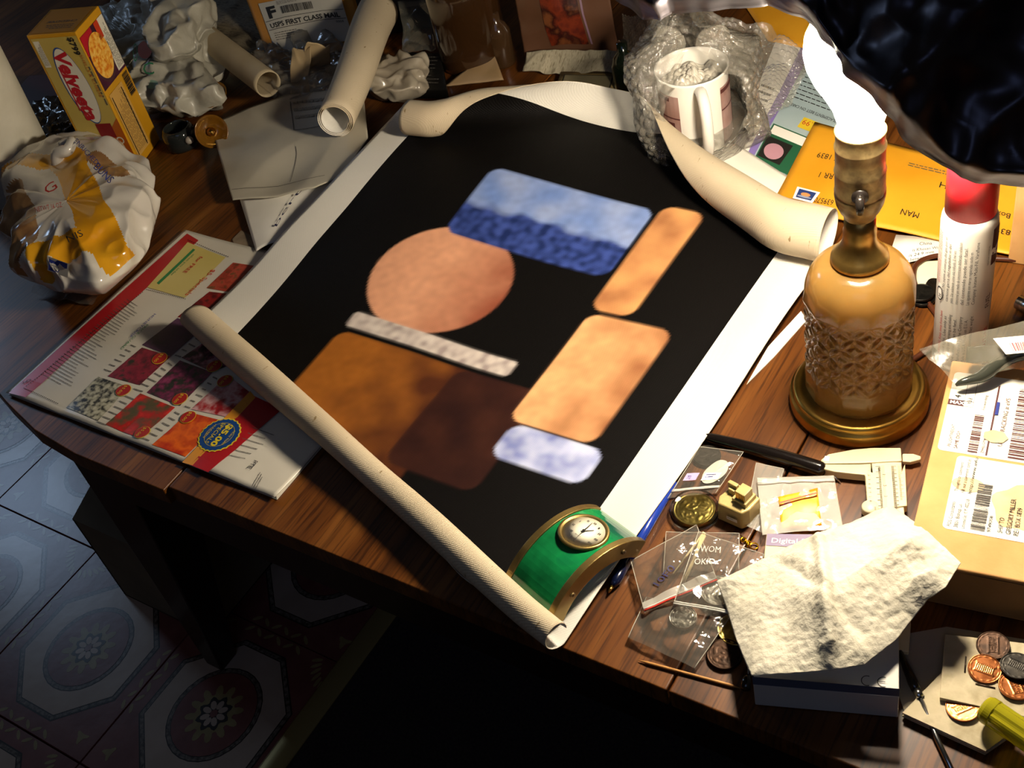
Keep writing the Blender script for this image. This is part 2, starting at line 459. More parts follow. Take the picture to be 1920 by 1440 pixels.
def leg(cx, cy, sx, sy):
    w0, w1 = .072, .024
    v = []
    for z, w in ((-.019, w0), (FZ, w1)):
        for a, b in ((0, 0), (1, 0), (1, 1), (0, 1)): v.append((cx + sx * a * w, cy + sy * b * w, z))
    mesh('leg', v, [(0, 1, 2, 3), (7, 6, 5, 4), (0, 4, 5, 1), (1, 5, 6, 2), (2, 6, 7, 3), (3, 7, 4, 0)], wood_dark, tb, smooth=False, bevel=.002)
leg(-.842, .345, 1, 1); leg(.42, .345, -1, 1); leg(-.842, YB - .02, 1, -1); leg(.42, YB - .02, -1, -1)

# cardboard box on the floor below the table
ub = Thing('cardboard_box', 'dull cardboard box with raised flap on the floor by the table leg', 'box', (-.93, .45, FZ))
bx0, bx1, by0, by1, bh = -1.0, -.86, .374, .56, FZ + .14
cbd = M('old_cardboard', '6f6552', '7d725c', scale=20, rough=.85)
for q in (((bx0, by0), (bx1, by0)), ((bx1, by0), (bx1, by1)), ((bx1, by1), (bx0, by1)), ((bx0, by1), (bx0, by0))):
    (a, b), (c, d) = q; n = V((b - d, c - a)).normalized() * .003
    prism('side', [(a, b), (c, d), (c + n.x, d + n.y), (a + n.x, b + n.y)], FZ + .001, bh, cbd, ub)
prism('base', [(bx0, by0), (bx1, by0), (bx1, by1), (bx0, by1)], FZ + .0005, FZ + .003, cbd, ub)
mesh('flap', [(bx0, by0, bh), (bx1, by0, bh), (bx1, by0 + .055, bh + .018), (bx0, by0 + .055, bh + .022)], [(0, 1, 2, 3)], cbd, ub, solid=.003, smooth=False)
mesh('flap', [(bx0, by1, bh), (bx1, by1, bh), (bx1, by1 - .05, bh + .03), (bx0, by1 - .05, bh + .03)], [(0, 1, 2, 3)], cbd, ub, solid=.003, smooth=False)

# ================================================================ CANVAS PRINT
def kf(x, ks, i):
    if x <= ks[0][0]: return ks[0][i]
    for a, b in zip(ks, ks[1:]):
        if x <= b[0]:
            t = (x - a[0]) / (b[0] - a[0]); return a[i] * (1 - t) + b[i] * t
    return ks[-1][i]
KT = [(-.80, .780, .0185), (-.75, .784, .0185), (-.70, .806, .0195), (-.645, .824, .0215), (-.61, .840, .0225), (-.57, .850, .032), (-.53, .842, .030), (-.478, .820, .0225), (-.43, .795, .0215), (-.38, .770, .0225), (-.335, .744, .0240), (-.28, .738, .0240)]
RL0 = V((-.79, .490)); RL1 = V((-.319, .335)); RD = (RL1 - RL0).normalized(); RP = V((RD.y, -RD.x))
if RP.y > 0: RP = -RP
def kfs(x, i): return sum(kf(x + d * .007, KT, i) for d in (-2, -1, 0, 1, 2)) / 5
def sst(a, b, x): t = max(0, min(1, (x - a) / (b - a))); return t * t * (3 - 2 * t)
def canvas_z(x, y):
    z = .0035 + .0035 * sst(-.50, -.585, x) * sst(.68, .60, y) + .022 * sst(.50, .80, y) * sst(-.45, -.72, x) + .006 * sst(.55, .8, y)
    z += .0022 * math.sin(x * 17 + 1) * math.sin(y * 13) * sst(.36, .5, y)
    z += .005 * sst(-.345, -.30, x) * (.5 + .5 * math.sin((y - .35) * 26)) 
    z += .003 * sst(-.35, -.30, x)
    z += .004 * sst(-.73, -.79, x) * (.5 + .5 * math.sin((y - .4) * 30))
    return z
def canvas_pt(x, y):
    v0, r = kfs(x, 1), kfs(x, 2)
    if x > -.54: x = -.54 + (x + .54) * (1 - .08 * (.745 - min(y, .80)) / .41)
    elif x < -.742: x += .012 * sst(.52, .72, y) * min(1, (-.742 - x) / .043)
    if y > v0:
        a = (y - v0) / r; rr = r * (1 - .022 * a)
        x += .040 * sst(-.66, -.76, x) * (1 - math.cos(min(a, PI))) / 2
        return V((x, v0 + rr * math.sin(a), canvas_z(x, v0) + r - rr * math.cos(a)))
    s = (V((x, y)) - RL0).dot(RP)
    if s > 0:
        x -= .31 * s * sst(-.50, -.34, x)
        ft = V((x, y)) - RP * s
        t = (ft - RL0).dot(RD) / .52
        r0 = .0138 - .0030 * t + .0010 * math.sin(t * 9); a = 0; rem = s
        a = s / r0; a = a * (1 + .016 * a); rr = r0 * (1 - .03 * a)
        q = ft + RP * (rr * math.sin(a))
        return V((q.x, q.y, canvas_z(ft.x, ft.y) + r0 - rr * math.cos(a)))
    return V((x, y, canvas_z(x, y)))
def lc(h): return lin(h)[:3]
def mixc(a, b, t): t = max(0, min(1, t)); return tuple(a[i] * (1 - t) + b[i] * t for i in range(3))
PB = lc('0d0b0a')
def paint(x, y):
    """plain abstract colour fields on black"""
    c = PB; w = .0022
    n1 = noise.noise(V((x * 38, y * 38, 0))); n2 = noise.noise(V((x * 130, y * 130, 4)))
    def inside(d): return max(0, min(1, .5 - d / w))
    def box(cx, cy, hx, hy, ang=0, r=.012):
        ca_, sa_ = math.cos(ang), math.sin(ang); X = (x - cx) * ca_ + (y - cy) * sa_; Y = -(x - cx) * sa_ + (y - cy) * ca_
        dx, dy = abs(X) - hx + r, abs(Y) - hy + r
        return math.hypot(max(dx, 0), max(dy, 0)) + min(max(dx, dy), 0) - r, X, Y
    d, X, Y = box(-.575, .455, .075, .075, .0)
    c = mixc(c, mixc(lc('9a5c22'), lc('4a2616'), (X + .02) / .09 + n1 * .6 + .2), inside(d))
    d, X, Y = box(-.480, .475, .045, .055, 0)
    c = mixc(c, mixc(lc('3a1f18'), lc('2a1614'), n1 + .5), inside(d))
    d = math.hypot(x + .600, y - .615) - .066
    c = mixc(c, mixc(lc('d69a78'), lc('8a4a36'), (x + .61) / .08 + n1 * .25), inside(d))
    d, X, Y = box(-.565, .545, .085, .009, 0, .004)
    c = mixc(c, mixc(lc('d8cdc4'), lc('9a8c88'), n2 + .5), inside(d))
    d, X, Y = box(-.545, .715, .085, .046, 0)
    tt = (Y + .008 + n1 * .012) / .008
    c = mixc(c, mixc(mixc(lc('1e2c5e'), lc('3d4f94'), n2 + .5), mixc(lc('6d88c4'), lc('93a3cc'), n1 + .5), tt), inside(d))
    d, X, Y = box(-.435, .700, .020, .070, 0)
    c = mixc(c, mixc(lc('d79a62'), lc('9a6240'), .4 + n1 + .3 * n2), inside(d))
    d, X, Y = box(-.412, .560, .040, .065, 0)
    c = mixc(c, mixc(lc('e2a874'), lc('94603e'), (x + .45) / .1 + n1 * .5), inside(d))
    d, X, Y = box(-.402, .475, .043, .018, 0)
    c = mixc(c, mixc(lc('c4cbe8'), lc('5a66a8'), n1 + .45 + n2 * .4), inside(d))
    k = 1 + .14 * n2
    return (c[0] * k, c[1] * k, c[2] * k, 1)
IMX0, IMX1, IMY0, IMY1 = -.742, -.335, .345, .855
def lsp(a, b, n): return [a + (b - a) * i / n for i in range(n)]
us = lsp(-.79, IMX0, 12) + lsp(IMX0, IMX1, 200) + lsp(IMX1, -.293, 12) + [-.293]
vs_ = lsp(.280, IMY0, 60) + lsp(IMY0, IMY1, 260) + lsp(IMY1, .895, 26) + [.895]
def canvas_weave(name, c, c2):
    m = M(name, c, c2, scale=9, rough=.72, stretch=(1, 1, 1)); nt = m.node_tree; N = nt.nodes; L = nt.links
    tc = N.new('ShaderNodeTexCoord'); w1 = N.new('ShaderNodeTexWave'); w2 = N.new('ShaderNodeTexWave')
    w1.bands_direction = 'X'; w2.bands_direction = 'Y'
    for w in (w1, w2): w.inputs['Scale'].default_value = 260; w.inputs['Distortion'].default_value = .6; L.new(tc.outputs['Object'], w.inputs['Vector'])
    a = N.new('ShaderNodeMath'); a.operation = 'ADD'; L.new(w1.outputs['Fac'], a.inputs[0]); L.new(w2.outputs['Fac'], a.inputs[1])
    bp = N.new('ShaderNodeBump'); bp.inputs['Strength'].default_value = .35; bp.inputs['Distance'].default_value = .0003
    L.new(a.outputs[0], bp.inputs['Height']); L.new(bp.outputs[0], N['Principled BSDF'].inputs['Normal'])
    return m
cv_white = canvas_weave('canvas_white', 'd8d4ca', 'dedad0')
cv_back = canvas_weave('canvas_linen_back', 'b9a88c', 'c6b69a')
def speck(m, col, scale=90, st=(3, 1, 1), lo=.70):
    nt = m.node_tree; N = nt.nodes; L = nt.links; b_ = N['Principled BSDF']
    src = b_.inputs['Base Color'].links[0].from_socket
    tc = N.new('ShaderNodeTexCoord'); mp = N.new('ShaderNodeMapping'); mp.inputs['Scale'].default_value = st
    t = N.new('ShaderNodeTexNoise'); t.inputs['Scale'].default_value = scale; t.inputs['Detail'].default_value = 2
    cr = N.new('ShaderNodeValToRGB'); cr.color_ramp.elements[0].position = lo; cr.color_ramp.elements[1].position = lo + .05
    mx = N.new('ShaderNodeMixRGB'); mx.inputs[2].default_value = lin(col)
    L.new(tc.outputs['Object'], mp.inputs[0]); L.new(mp.outputs[0], t.inputs['Vector']); L.new(t.outputs['Fac'], cr.inputs[0])
    L.new(cr.outputs[0], mx.inputs[0]); L.new(src, mx.inputs[1]); L.new(mx.outputs[0], b_.inputs['Base Color'])
speck(cv_back, '8a7450')
cv_paint = canvas_weave('canvas_paint', '0d0b0a', '0d0b0a')
nt = cv_paint.node_tree; ca_n = nt.nodes.new('ShaderNodeVertexColor'); ca_n.layer_name = 'paint'
nt.links.new(ca_n.outputs[0], nt.nodes['Principled BSDF'].inputs['Base Color'])
nt.nodes['Principled BSDF'].inputs['Roughness'].default_value = .5
nt.nodes['Principled BSDF'].inputs['Specular IOR Level'].default_value = .12
cols = []
for y in vs_:
    for x in us: cols += paint(x, y)
cvp = Thing('canvas_print', 'unrolled canvas print of abstract colour blocks on black, edges curling up', 'painting', (-.54, .58, .002))
grid('printed_sheet', lambda u, v: canvas_pt(u, v), 0, 0, [cv_white, cv_paint, cv_back, cv_back], cvp, us=us, vs=vs_,
     fm=lambda x, y: 1 if (IMX0 < x < IMX1 and IMY0 < y < IMY1) else 0, vcol=cols, solid=.0005, moff=2, soff=-1)

# ================================================================ LAMP
LC = at(1610, 750, 0)
lamp = Thing('table_lamp', 'lit lamp with amber pressed glass body, round brass foot and bare glowing bulb', 'lamp', LC)
def LL(name, prof, m, seg=64, **k): return lathe(name, prof, LC, m, lamp, seg, **k)
LL('foot', [(0, .0), (.047, .0), (.0492, .002), (.0495, .004), (.0495, .0105), (.0488, .0125), (.0465, .0132), (.0468, .0155), (.0455, .0172), (.0428, .0178), (.0415, .0172), (.039, .0185), (0, .0185)], M('foot_brass', 'b48c3c', ['c8a050', 'a07a34'], scale=18, rough=.34, metal=1, bump=.15, bscale=120))
amber = M('amber_glass', 'b48a44', ['c49a54', 'a47a36'], scale=14, rough=.16, trans=.62, ior=1.45, bump=.15, bscale=90, coat=.3)
def star(th, z):
    """pressed diamond and star cuts between z .045 and .100 as relief depth"""
    lo, hi = .040, .104
    if z < lo or z > hi: return 0
    n = 12; a = th / (2 * PI) * n; b = (z - lo) / (hi - lo) * 3.0 + .0
    fa, fb = a % 1 - .5, b % 1 - .5
    d = 0
    def groove(dist, w, dep): return -dep * max(0, 1 - abs(dist) / w)
    # petals: circle arcs crossing at cell corners
    for cx, cy in ((-.5, 0), (.5, 0), (0, -.5), (0, .5)):
        r = math.hypot(fa - cx, fb - cy); d = min(d, groove(r - .5, .10, .0020))
    d = min(d, groove(min(abs(fa - .5), abs(fa + .5)), .04, .0014))
    e = min((z - lo), (hi - z)) / .004
    return d * min(1, e)
prof = [(.0375, .0186), (.0385, .021), (.0382, .036)] + [(.0378, .038 + i * .0008) for i in range(85)] + [(.0372, .108), (.0362, .114), (.034, .1205), (.0308, .126), (.0268, .130), (.0225, .1325), (.018, .1335), (0.0, .1335)]
SEG = 288; verts = []; faces = []
for r, z in prof:
    for i in range(SEG):
        a = 2 * PI * i / SEG; k = 2 * PI / 12; m_a = (a % k) - k / 2
        poly = math.cos(k / 2) / math.cos(m_a)
        t = sst(.118, .100, z); rr = r * (poly * t + (1 - t)) + star(a, z)
        if z < .038: rr -= .0008 * max(0, 1 - abs(abs(m_a) - k / 2) / .05)
        verts.append(LC + V((rr * math.cos(a), rr * math.sin(a), z)))
for j in range(len(prof) - 1):
    for i in range(SEG):
        i2 = (i + 1) % SEG; faces.append((j * SEG + i, j * SEG + i2, (j + 1) * SEG + i2, (j + 1) * SEG + i))
mesh('glass_body', verts, faces, amber, lamp)
LL('inner_sleeve', [(.0, .019), (.032, .019), (.033, .10), (.026, .120), (0, .124)], M('amber_inner', 'd0a04c', 'b4853a', scale=14, rough=.5), 40)
LL('brass_collar', [(0, .1336), (.0178, .1336), (.0190, .1352), (.0185, .1385), (.0165, .141), (.0155, .1422), (.013, .146), (.0112, .150), (.0106, .1545), (.0108, .159), (.0101, .161), (.0101, .1705), (0, .1705)], M('collar_brass', 'c09a50', '94743c', scale=40, rough=.33, metal=.85, bump=.15, bscale=200))
LL('socket', [(0, .1706), (.0102, .1706), (.0104, .1725), (.0128, .176), (.0150, .1815), (.0158, .1865), (.0160, .1885), (.0155, .1895), (.0155, .1905), (.0160, .1915), (.0156, .1925), (.0156, .205), (.0160, .2065), (.0153, .208), (.0152, .2225), (.0158, .2235), (.0158, .2245), (.0150, .2255), (.0150, .2335), (.0156, .2345), (.0156, .2355), (.0145, .236), (.0138, .232)], old_brass)
swp = LC + V((-.004, -.0154, .1935)); swd = V((.12, -.99, -.05))
swd = (V((0, 0, 0)) - V((LC.x, LC.y, 0))).normalized(); swp = LC + V((0, 0, .1965)) + swd * .0148
sw = tube('switch_bezel', [swp, swp + swd * .0018], .0052, M('switch_black', '1a1512', rough=.3), lamp, 16)
tube('switch_knob', [swp + swd * .001, swp + swd * .006, swp + swd * .0075 + V((0, 0, -.004)), swp + swd * .0075 + V((0, 0, -.008))], [.003, .0028, .0026, .002], M('switch_knob_dark', '2b2622', rough=.2, metal=.6), sw, 12)
glow = bpy.data.materials.new('bulb_glow'); glow.use_nodes = True; N = glow.node_tree.nodes; N.remove(N['Principled BSDF'])
em = N.new('ShaderNodeEmission'); em.inputs[0].default_value = (*BULB_COL, 1); em.inputs[1].default_value = BULB
glow.node_tree.links.new(em.outputs[0], N['Material Output'].inputs[0])
LL('light_bulb', [(.0130, .2325), (.0138, .242), (.0165, .252), (.0215, .262), (.0272, .272), (.0312, .282), (.0325, .290), (.0315, .299), (.0275, .308), (.021, .3145), (.011, .318), (0, .319)], glow, 40)
cordm = M('brown_cord', '4a2412', rough=.4)
cp = [LC + V((.03, .035, .006)), at(1690, 690, .003), at(1745, 650, .003), at(1764, 610, .003), at(1742, 570, .003), at(1716, 535, .006), at(1716, 500, .004), at(1745, 482, .004), at(1800, 478, .003), at(1860, 484, .003), at(1925, 488, .003)]
tube('cord', spline(cp, 8), .0022, cordm, lamp, 8)

# foil shade hung over the bulb
foil_m = M('foil_dark', '4a474e', '5a565c', scale=6, rough=.42, metal=1, bump=1.0, bscale=18, bdist=.004)
rim = [at(1120, -25, .34), at(1165, 12, .34), at(1205, 30, .34), at(1235, 40, .345), at(1260, 22, .345), at(1310, 17, .345), at(1380, 14, .345), at(1440, 8, .345), at(1495, 30, .345), at(1522, 45, .345), at(1560, 95, .345), at(1600, 150, .343), at(1640, 190, .34), at(1668, 215, .335), at(1690, 245, .325), at(1730, 285, .315), at(1760, 312, .305), at(1800, 335, .30), at(1850, 345, .295), at(1925, 352, .29), at(1990, 340, .29)]
top_e = [at(1150, -330, .40), at(1500, -320, .43), at(1800, -240, .42), at(2080, -100, .38)]
lf = coons(rim, top_e, [rim[0], top_e[0]], [rim[-1], top_e[-1]])
def foilf(u, v):
    p = lf(u, v); e = sst(0, .06, v)
    big = ridged(p, 9, 1) * .022 + ridged(p, 24, 5) * .011 + ridged(p, 55, 7) * .0035 + nz(p, 60, .003, 2)
    n = V((.25, -.75, .6)).normalized()
    return p + n * (big * e - .006) + V((nz(p, 70, .004, 8), nz(p, 70, .004, 9), 0)) * (1 - e)
fo = grid('foil_sheet', foilf, 150, 80, foil_m, solid=.0003)
tag(fo, 'large crumpled dark foil sheet hung as a shade over the glowing bulb', 'foil')

# ================================================================ RIGHT SIDE
# ---- spray can
CC = at(1797, 668, 0)
can = Thing('spray_can', 'tall white aerosol fuel can with red cap standing behind the lamp', 'can', CC)
can_w = M('can_white', 'dcd8cc', 'e4e0d6', scale=10, rough=.3)
cst = lathe('canister', [(0, 0), (.0178, 0), (.0186, .0015), (.0188, .004), (.0182, .006), (.0187, .0075), (.0188, .128), (.0183, .1325), (.0172, .136), (.0165, .137), (0, .137)], CC, can_w, can, 56)
lathe('cap', [(0, .1372), (.0168, .1372), (.0168, .1700), (.0160, .1745), (.0140, .1765), (0, .1765)], CC, M('cap_red', 'c4202a', rough=.35), can, 48)
cd = (V((0, 0, 0)) - CC); a0 = math.atan2(cd.y, cd.x)
def canf(u, v, l=0):      # u runs round the can from the left edge as seen in front, v up
    a = a0 - PI / 2 + u / .0188 + 0
    return CC + V(((.0189 + l) * math.cos(a), (.0189 + l) * math.sin(a), v))
P = Print(canf, .0002)
tx = ['NOTE: No sujete al cuerpo del gas por el', 'cartone garra del regulador o del', 'pistin. Use solamente como esta indicado. El mal uso', 'intencional por medio de concentracion deliberada e inhalacion', 'del contenido puede ser fatal.', 'Las siguientes son marcas registradas usadas en', 'Company: butane Multi-Fill, Varaflame']
for i, t in enumerate(tx): P.text(t, .0155 + i * .0036, .068, .0031, ink, PI / 2, width=.055 - .004 * (i % 3))
tx = ['WARNING: Keep away from heat', 'to pilot light. Use only as', 'deliberately concentrating and inhaling', 'the contents can be fatal.', 'Manufactured by the Company', 'Made in U.S.A. Hecho en E.U.A.', 'Hazardous contents. Net weight']
for i, t in enumerate(tx): P.text(t, .0155 + i * .0036, .012, .0031, red_ink if i == 0 else ink, PI / 2, width=.045 - .003 * (i % 2))
P.rect(.009, .064, .0128, .080, white_print, 0, 3); P.ring((.0112, .071), .0030, .0036, ink, 1, 16, 1, 1.7)
P.text('M', .013, .068, .004, ink, PI / 2)
for i in range(3): P.text('NO CONTIENE CFC. FLAMMABLE', .0105 - i * .0018, .080, .0015, red_ink, PI / 2, width=.045)
P.barcode(.004, .004, .020, .016, ink, 1, 22, 'u', 5)
P.rect(.0475, .098, .058, .129, M('label_maroon', '3a1620', rough=.5), 0, 5)
P.text('R', .0545, .104, .012, white_print, PI / 2, width=.012, bold=.04)
P.text('FUEL', .050, .060, .006, ink, PI / 2); P.text('BUTANE', .051, .020, .0055, red_ink, PI / 2)
P.text('VALVULA UNIVERSAL', .0452, .100, .0018, ink, PI / 2)
P.build('printing', cst)

# ---- big cardboard box with shipping labels
BH = .040
bo = at(1698, 1048, BH); ang = math.radians(8.5)
bx_ = V((math.cos(ang), math.sin(ang), 0)); by_ = V((-math.sin(ang), math.cos(ang), 0))
box = Thing('shipping_box', 'flat brown cardboard parcel box with two white shipping labels on top', 'box', (bo.x, bo.y, 0))
def bl(u, v): p = V((bo.x, bo.y, 0)) + bx_ * u + by_ * v; return (p.x, p.y)
crt = prism('carton', [bl(0, 0), bl(.24, 0), bl(.24, .178), bl(0, .178)], .0005, BH, cardboard, box, bevel=.0012)
prism('carton_flap', [bl(-.0008, -.0008), bl(.24, -.0008), bl(.24, .0), bl(-.0008, .0)], .003, .0375, M('flap_board', '8e6a42', '9c764a', scale=30, rough=.85), box)
bt = V((bo.x, bo.y, BH)); fb = frame(bt, bx_, by_); ub_ = plane_uv(bt, bx_, by_, BH)
lab = M('label_white', 'dedacd', 'e6e2d6', scale=10, rough=.55)
stain = M('label_stain', 'c9a877', 'd4b68a', scale=60, rough=.6)
def label(c, r=.003):   # rounded label outline from (u0,v0)-(u1,v1)
    u0, v0, u1, v1 = c; o = []
    for cx, cy, a in ((u1 - r, v1 - r, 0), (u0 + r, v1 - r, 90), (u0 + r, v0 + r, 180), (u1 - r, v0 + r, 270)):
        for k in range(5): b = math.radians(a + k * 22.5); o.append((cx + r * math.cos(b), cy + r * math.sin(b)))
    return o
a = ub_(1766, 990); b = ub_(1783, 852)
u0, v0, v1 = a[0], a[1], b[1]; u1 = u0 + .095
L1 = Print(fb, .00025)
L1.poly(label((u0, v0, u1, v1)), lab, 0)
S = v1 - v0
L1.ell((u0 + .010, v0 + S * .62), .010, .006, stain, 1); L1.ell((u0 + .042, v0 + S * .42), .016, .018, stain, .5, 30, .3, .1, 5); L1.ell((u0 + .05, v0 + S * .55), .012, .012, stain, .75, 30, .3, .1, 4)
def vt(P, t, u, v, size, m=ink, w=None): P.text(t, u, v, size, m, PI / 2, width=w, layer=2)
vt(L1, 'POS Consultants', u0 + .0048, v0 + .002, .0034, ink, .020)
vt(L1, '3801 Bishop Ln', u0 + .0088, v0 + .002, .0034, ink, .019)
vt(L1, 'Louisville, KY 40218', u0 + .0128, v0 + .002, .0034, ink, .024)
vt(L1, 'Thoughts or comments?', u0 + .0048, v0 + S * .50, .0032, ink, .026)
vt(L1, 'Fill out a comment card at:', u0 + .0088, v0 + S * .50, .0032, ink, .029)
vt(L1, 'http://www.info', u0 + .0128, v0 + S * .50, .0032, ink, .031)
L1.barcode(u0 + .0160, v0 + .003, u0 + .0245, v0 + S * .66, grey_ink, 2, 34, 'v', 3)
vt(L1, '9749058', u0 + .0278, v0 + .003, .0030, ink, .013)
vt(L1, 'SHIP TO', u0 + .0345, v0 + .004, .0042, ink, .012)
vt(L1, 'GREGORY MILLER', u0 + .0392, v0 + .004, .0042, ink, .0285)
vt(L1, 'RE1 BOX 1839', u0 + .0436, v0 + .004, .0042, ink, .022)
vt(L1, 'PIEDMONT, MO  63957', u0 + .0525, v0 + .004, .0042, ink, .034)
L1.build('address_label', crt)
a = ub_(1757, 843); w0 = a[1]; c0 = a[0]
L2 = Print(fb, .00025); H2 = .074
L2.poly(label((c0, w0, c0 + .11, w0 + H2)), lab, 0)
brn = M('brown_ink', '4a2320', rough=.6)
vt(L2, 'PB LIGHTWEIGHT', c0 + .0078, w0 + .004, .0032, brn, .020); vt(L2, 'SAME DGY', c0 + .0120, w0 + .003, .0032, brn, .016)
L2.rect(c0 + .0, w0 + .042, c0 + .010, w0 + .047, brn, 1); L2.text('MAX', c0 + .0014, w0 + .0430, .0042, white_print, 0, layer=2, bold=.03)
for q in ((c0 + .0, w0 + .047, c0 + .016, w0 + .0473), (c0 + .010, w0 + .042, c0 + .0102, w0 + .066), (c0 + .016, w0 + .042, c0 + .0162, w0 + .066), (c0 + .010, w0 + .042, c0 + .016, w0 + .0422), (c0 + .0, w0 + .0575, c0 + .016, w0 + .0577)): L2.rect(*q, ink, 1)
vt(L2, 'Y53', c0 + .0148, w0 + .0445, .0038, ink); vt(L2, '4', c0 + .0075, w0 + .049, .006, ink)
vt(L2, 'Forwarding', c0 + .0240, w0 + .041, .0028, ink, .014)
L2.barcode(c0 + .0185, w0 + .0020, c0 + .0245, w0 + .036, brn, 1, 26, 'v', 9)
vt(L2, 'ZIHELGM# 103', c0 + .0282, w0 + .0025, .0026, brn, .018)
L2.rect(c0 + .0295, w0 + .001, c0 + .0307, w0 + .066, brn, 1)
vt(L2, 'USPS TRACKING # eVS', c0 + .0385, w0 + .011, .0042, brn, .044)
L2.barcode(c0 + .0430, w0 + .002, c0 + .060, w0 + .066, brn, 1, 44, 'v', 11)
L2.ell((c0 + .0335, w0 + .0185), .0075, .0055, stain, 3, 24, 0, .06, 7)
L2.rect(c0 + .0305, w0 + .038, c0 + .0325, w0 + .050, M('marker_blue', '1c2d7a', rough=.5), 3)
L2.build('postage_label', crt)

# ---- plastic packet lying on the box
pk = Thing('clear_packet', 'grey clear plastic packet holding dark earpieces on top of parcel box', 'packet', at(1850, 680, BH))
gf = film('film_smoky', 'a09a86', .30, .25, .6, 60)
grid('film', crumple(quadf(at(1790, 722, .046), at(1935, 690, .050), at(1935, 600, .075), at(1722, 657, .058)), .003, 40, 3), 40, 24, gf, pk)
dk = M('packet_dark', '35342e', '504e46', scale=50, rough=.25, bump=.3)
grid('dark_pad', crumple(quadf(at(1812, 682, .050), at(1925, 678, .052), at(1925, 640, .062), at(1815, 652, .058)), .0015, 60, 5), 20, 14, dk, pk, solid=.004)
cl_ = spline([at(1792, 722, .047), at(1805, 716, .049), at(1840, 706, .050), at(1870, 684, .052), at(1900, 668, .055), at(1935, 660, .058)], 5)
tube('dark_blade', cl_, [.001 + .0038 * min(1, i / 12) for i in range(len(cl_))], M('blade_grey', '3e4038', rough=.12, metal=.3), pk, 12)
tq = quadf(at(1886, 665, .0665), at(1940, 660, .067), at(1940, 628, .073), at(1862, 635, .070))
P = Print(lambda u, v, l=0: tq(u, v) + V((0, 0, l)), .0003)
P.rect(0, 0, 1, 1, lab, 0, 3); P.barcode(.30, .12, .95, .62, red_ink, 1, 20, 'u', 4); P.text('MADE IN CHINA', .34, .72, .12, ink, 0, width=.4)
P.build('barcode_sticker', pk)

# ---- brown carton at the right edge, battery
obox('brown_carton', at(1990, 470, 0), .070, .05, .0005, .085, math.radians(3), cardboard)
ct = bpy.data.objects['brown_carton']; tag(ct, 'upright brown cardboard carton cut off by the right picture edge', 'box')
bt_ = Thing('battery', 'small silver battery lying beyond the parcel box at the right edge', 'battery', at(1925, 572, 0))
p0, p1 = at(1909, 566, .006), at(1960, 590, .006)
tube('casing', [p0, p1], .0055, steel, bt_, 24); tube('terminal', [p0 + (p0 - p1).normalized() * .0015, p0], .0022, M('terminal_dark', '222222', rough=.4), bt_, 12)

# ---- manila envelope, stamp and handwriting
me_q = [at(1446, 385, .007), at(1905, 478, .006), at(1945, 335, .012), at(1528, 228, .012)]
mef = quadf(*me_q)
env = Thing('manila_envelope', 'orange manila envelope with stamp and upside-down handwriting behind the lamp', 'envelope', at(1650, 350, 0))
ef = lambda u, v: mef(u, v) + V((0, 0, .003 * math.sin(u * 5) * math.sin(v * 4) + nz(mef(u, v), 25, .0012, 4)))
eb = grid('envelope_body', ef, 30, 16, manila, env, solid=.0012)
P = Print(lambda u, v, l=0: ef(u, v) + V((0, 0, l + .0004)), .0002)
P.text('RUTH', .76, .66, .10, ink, PI, sq=.5); P.text('BOX 1839', .24, .66, .09, ink, PI, sq=.4); P.text('RR 1', .20, .44, .09, ink, PI, sq=.4)
P.text('63957054', .25, .16, .08, ink, PI, sq=.35); P.text('MAN', .60, .24, .10, ink, PI, sq=.35); P.text('1839', .97, .30, .10, ink, PI, sq=.4); P.text('R Box', .97, .50, .09, ink, PI, sq=.4)
P.lines(.48, .74, .72, .80, 2, grey_ink, 'u', 1, 5)
P.build('handwriting', eb)
sq_ = quadf(*[at(x, y, .0135) for x, y in ((1486, 372), (1523, 381), (1538, 361), (1495, 350))])
P = Print(lambda u, v, l=0: sq_(u, v) + V((0, 0, l)), .0002)
P.rect(0, 0, 1, 1, white_print, 0, 2); P.rect(.12, .14, .88, .86, M('stamp_blue', '24376e', rough=.5), 1); P.ell((.5, .5), .22, .16, M('stamp_orange', 'd08a50'), 2); P.ell((.5, .3), .34, .08, M('stamp_grey', '8a93a8'), 2)
P.build('stamp', eb)
wq = quadf(at(1468, 385, .006), at(1502, 345, .007), at(1380, 268, .007), at(1300, 275, .008))
o = grid('white_sheet', lambda u, v: wq(u, v) + V((0, 0, .001 * math.sin(u * 4))), 8, 12, paper_w, solid=.0006)
tag(o, 'plain white paper sheet between the curled canvas edge and newspaper flyer', 'paper')

# ---- advertising flyer behind the mug
flq = quadf(at(1372, 282, .004), at(1490, 335, .004), at(1690, 110, .004), at(1470, 40, .004))
fly = Thing('flyer', 'pale blue printed newspaper flyer with purple band under the bubble wrap', 'newspaper', at(1480, 220, 0))
flf = lambda u, v: flq(u, v) + V((0, 0, .001 * math.sin(v * 9)))
grid('page', flf, 10, 14, M('flyer_blue', '9fb3b8', 'adbfc2', scale=10, rough=.6), fly, solid=.0008)
P = Print(lambda u, v, l=0: flf(u, v) + V((0, 0, l + .0003)), .0003)
P.rect(.0, .0, .24, 1, white_print, 0, 6); P.rect(.24, .0, .34, .95, M('flyer_purple', '8472b4', rough=.6), 1, 6)
P.lines(.03, .16, .21, .50, 7, ink, 'u', 2, 4)
P.rect(.36, .0, .98, .26, M('flyer_green', '1f5a3c', rough=.6), 1, 6); P.ell((.55, .09), .13, .05, M('flyer_pink', 'b98a98', rough=.6), 3); P.rect(.38, .03, .72, .17, ink, 2); P.rect(.38, .19, .95, .25, white_print, 2)
P.rect(.62, .30, .84, .38, M('flyer_yellow', 'e6c62c', rough=.6), 1); P.text('31.99', .83, .365, .055, red_ink, PI, width=.19, layer=2)
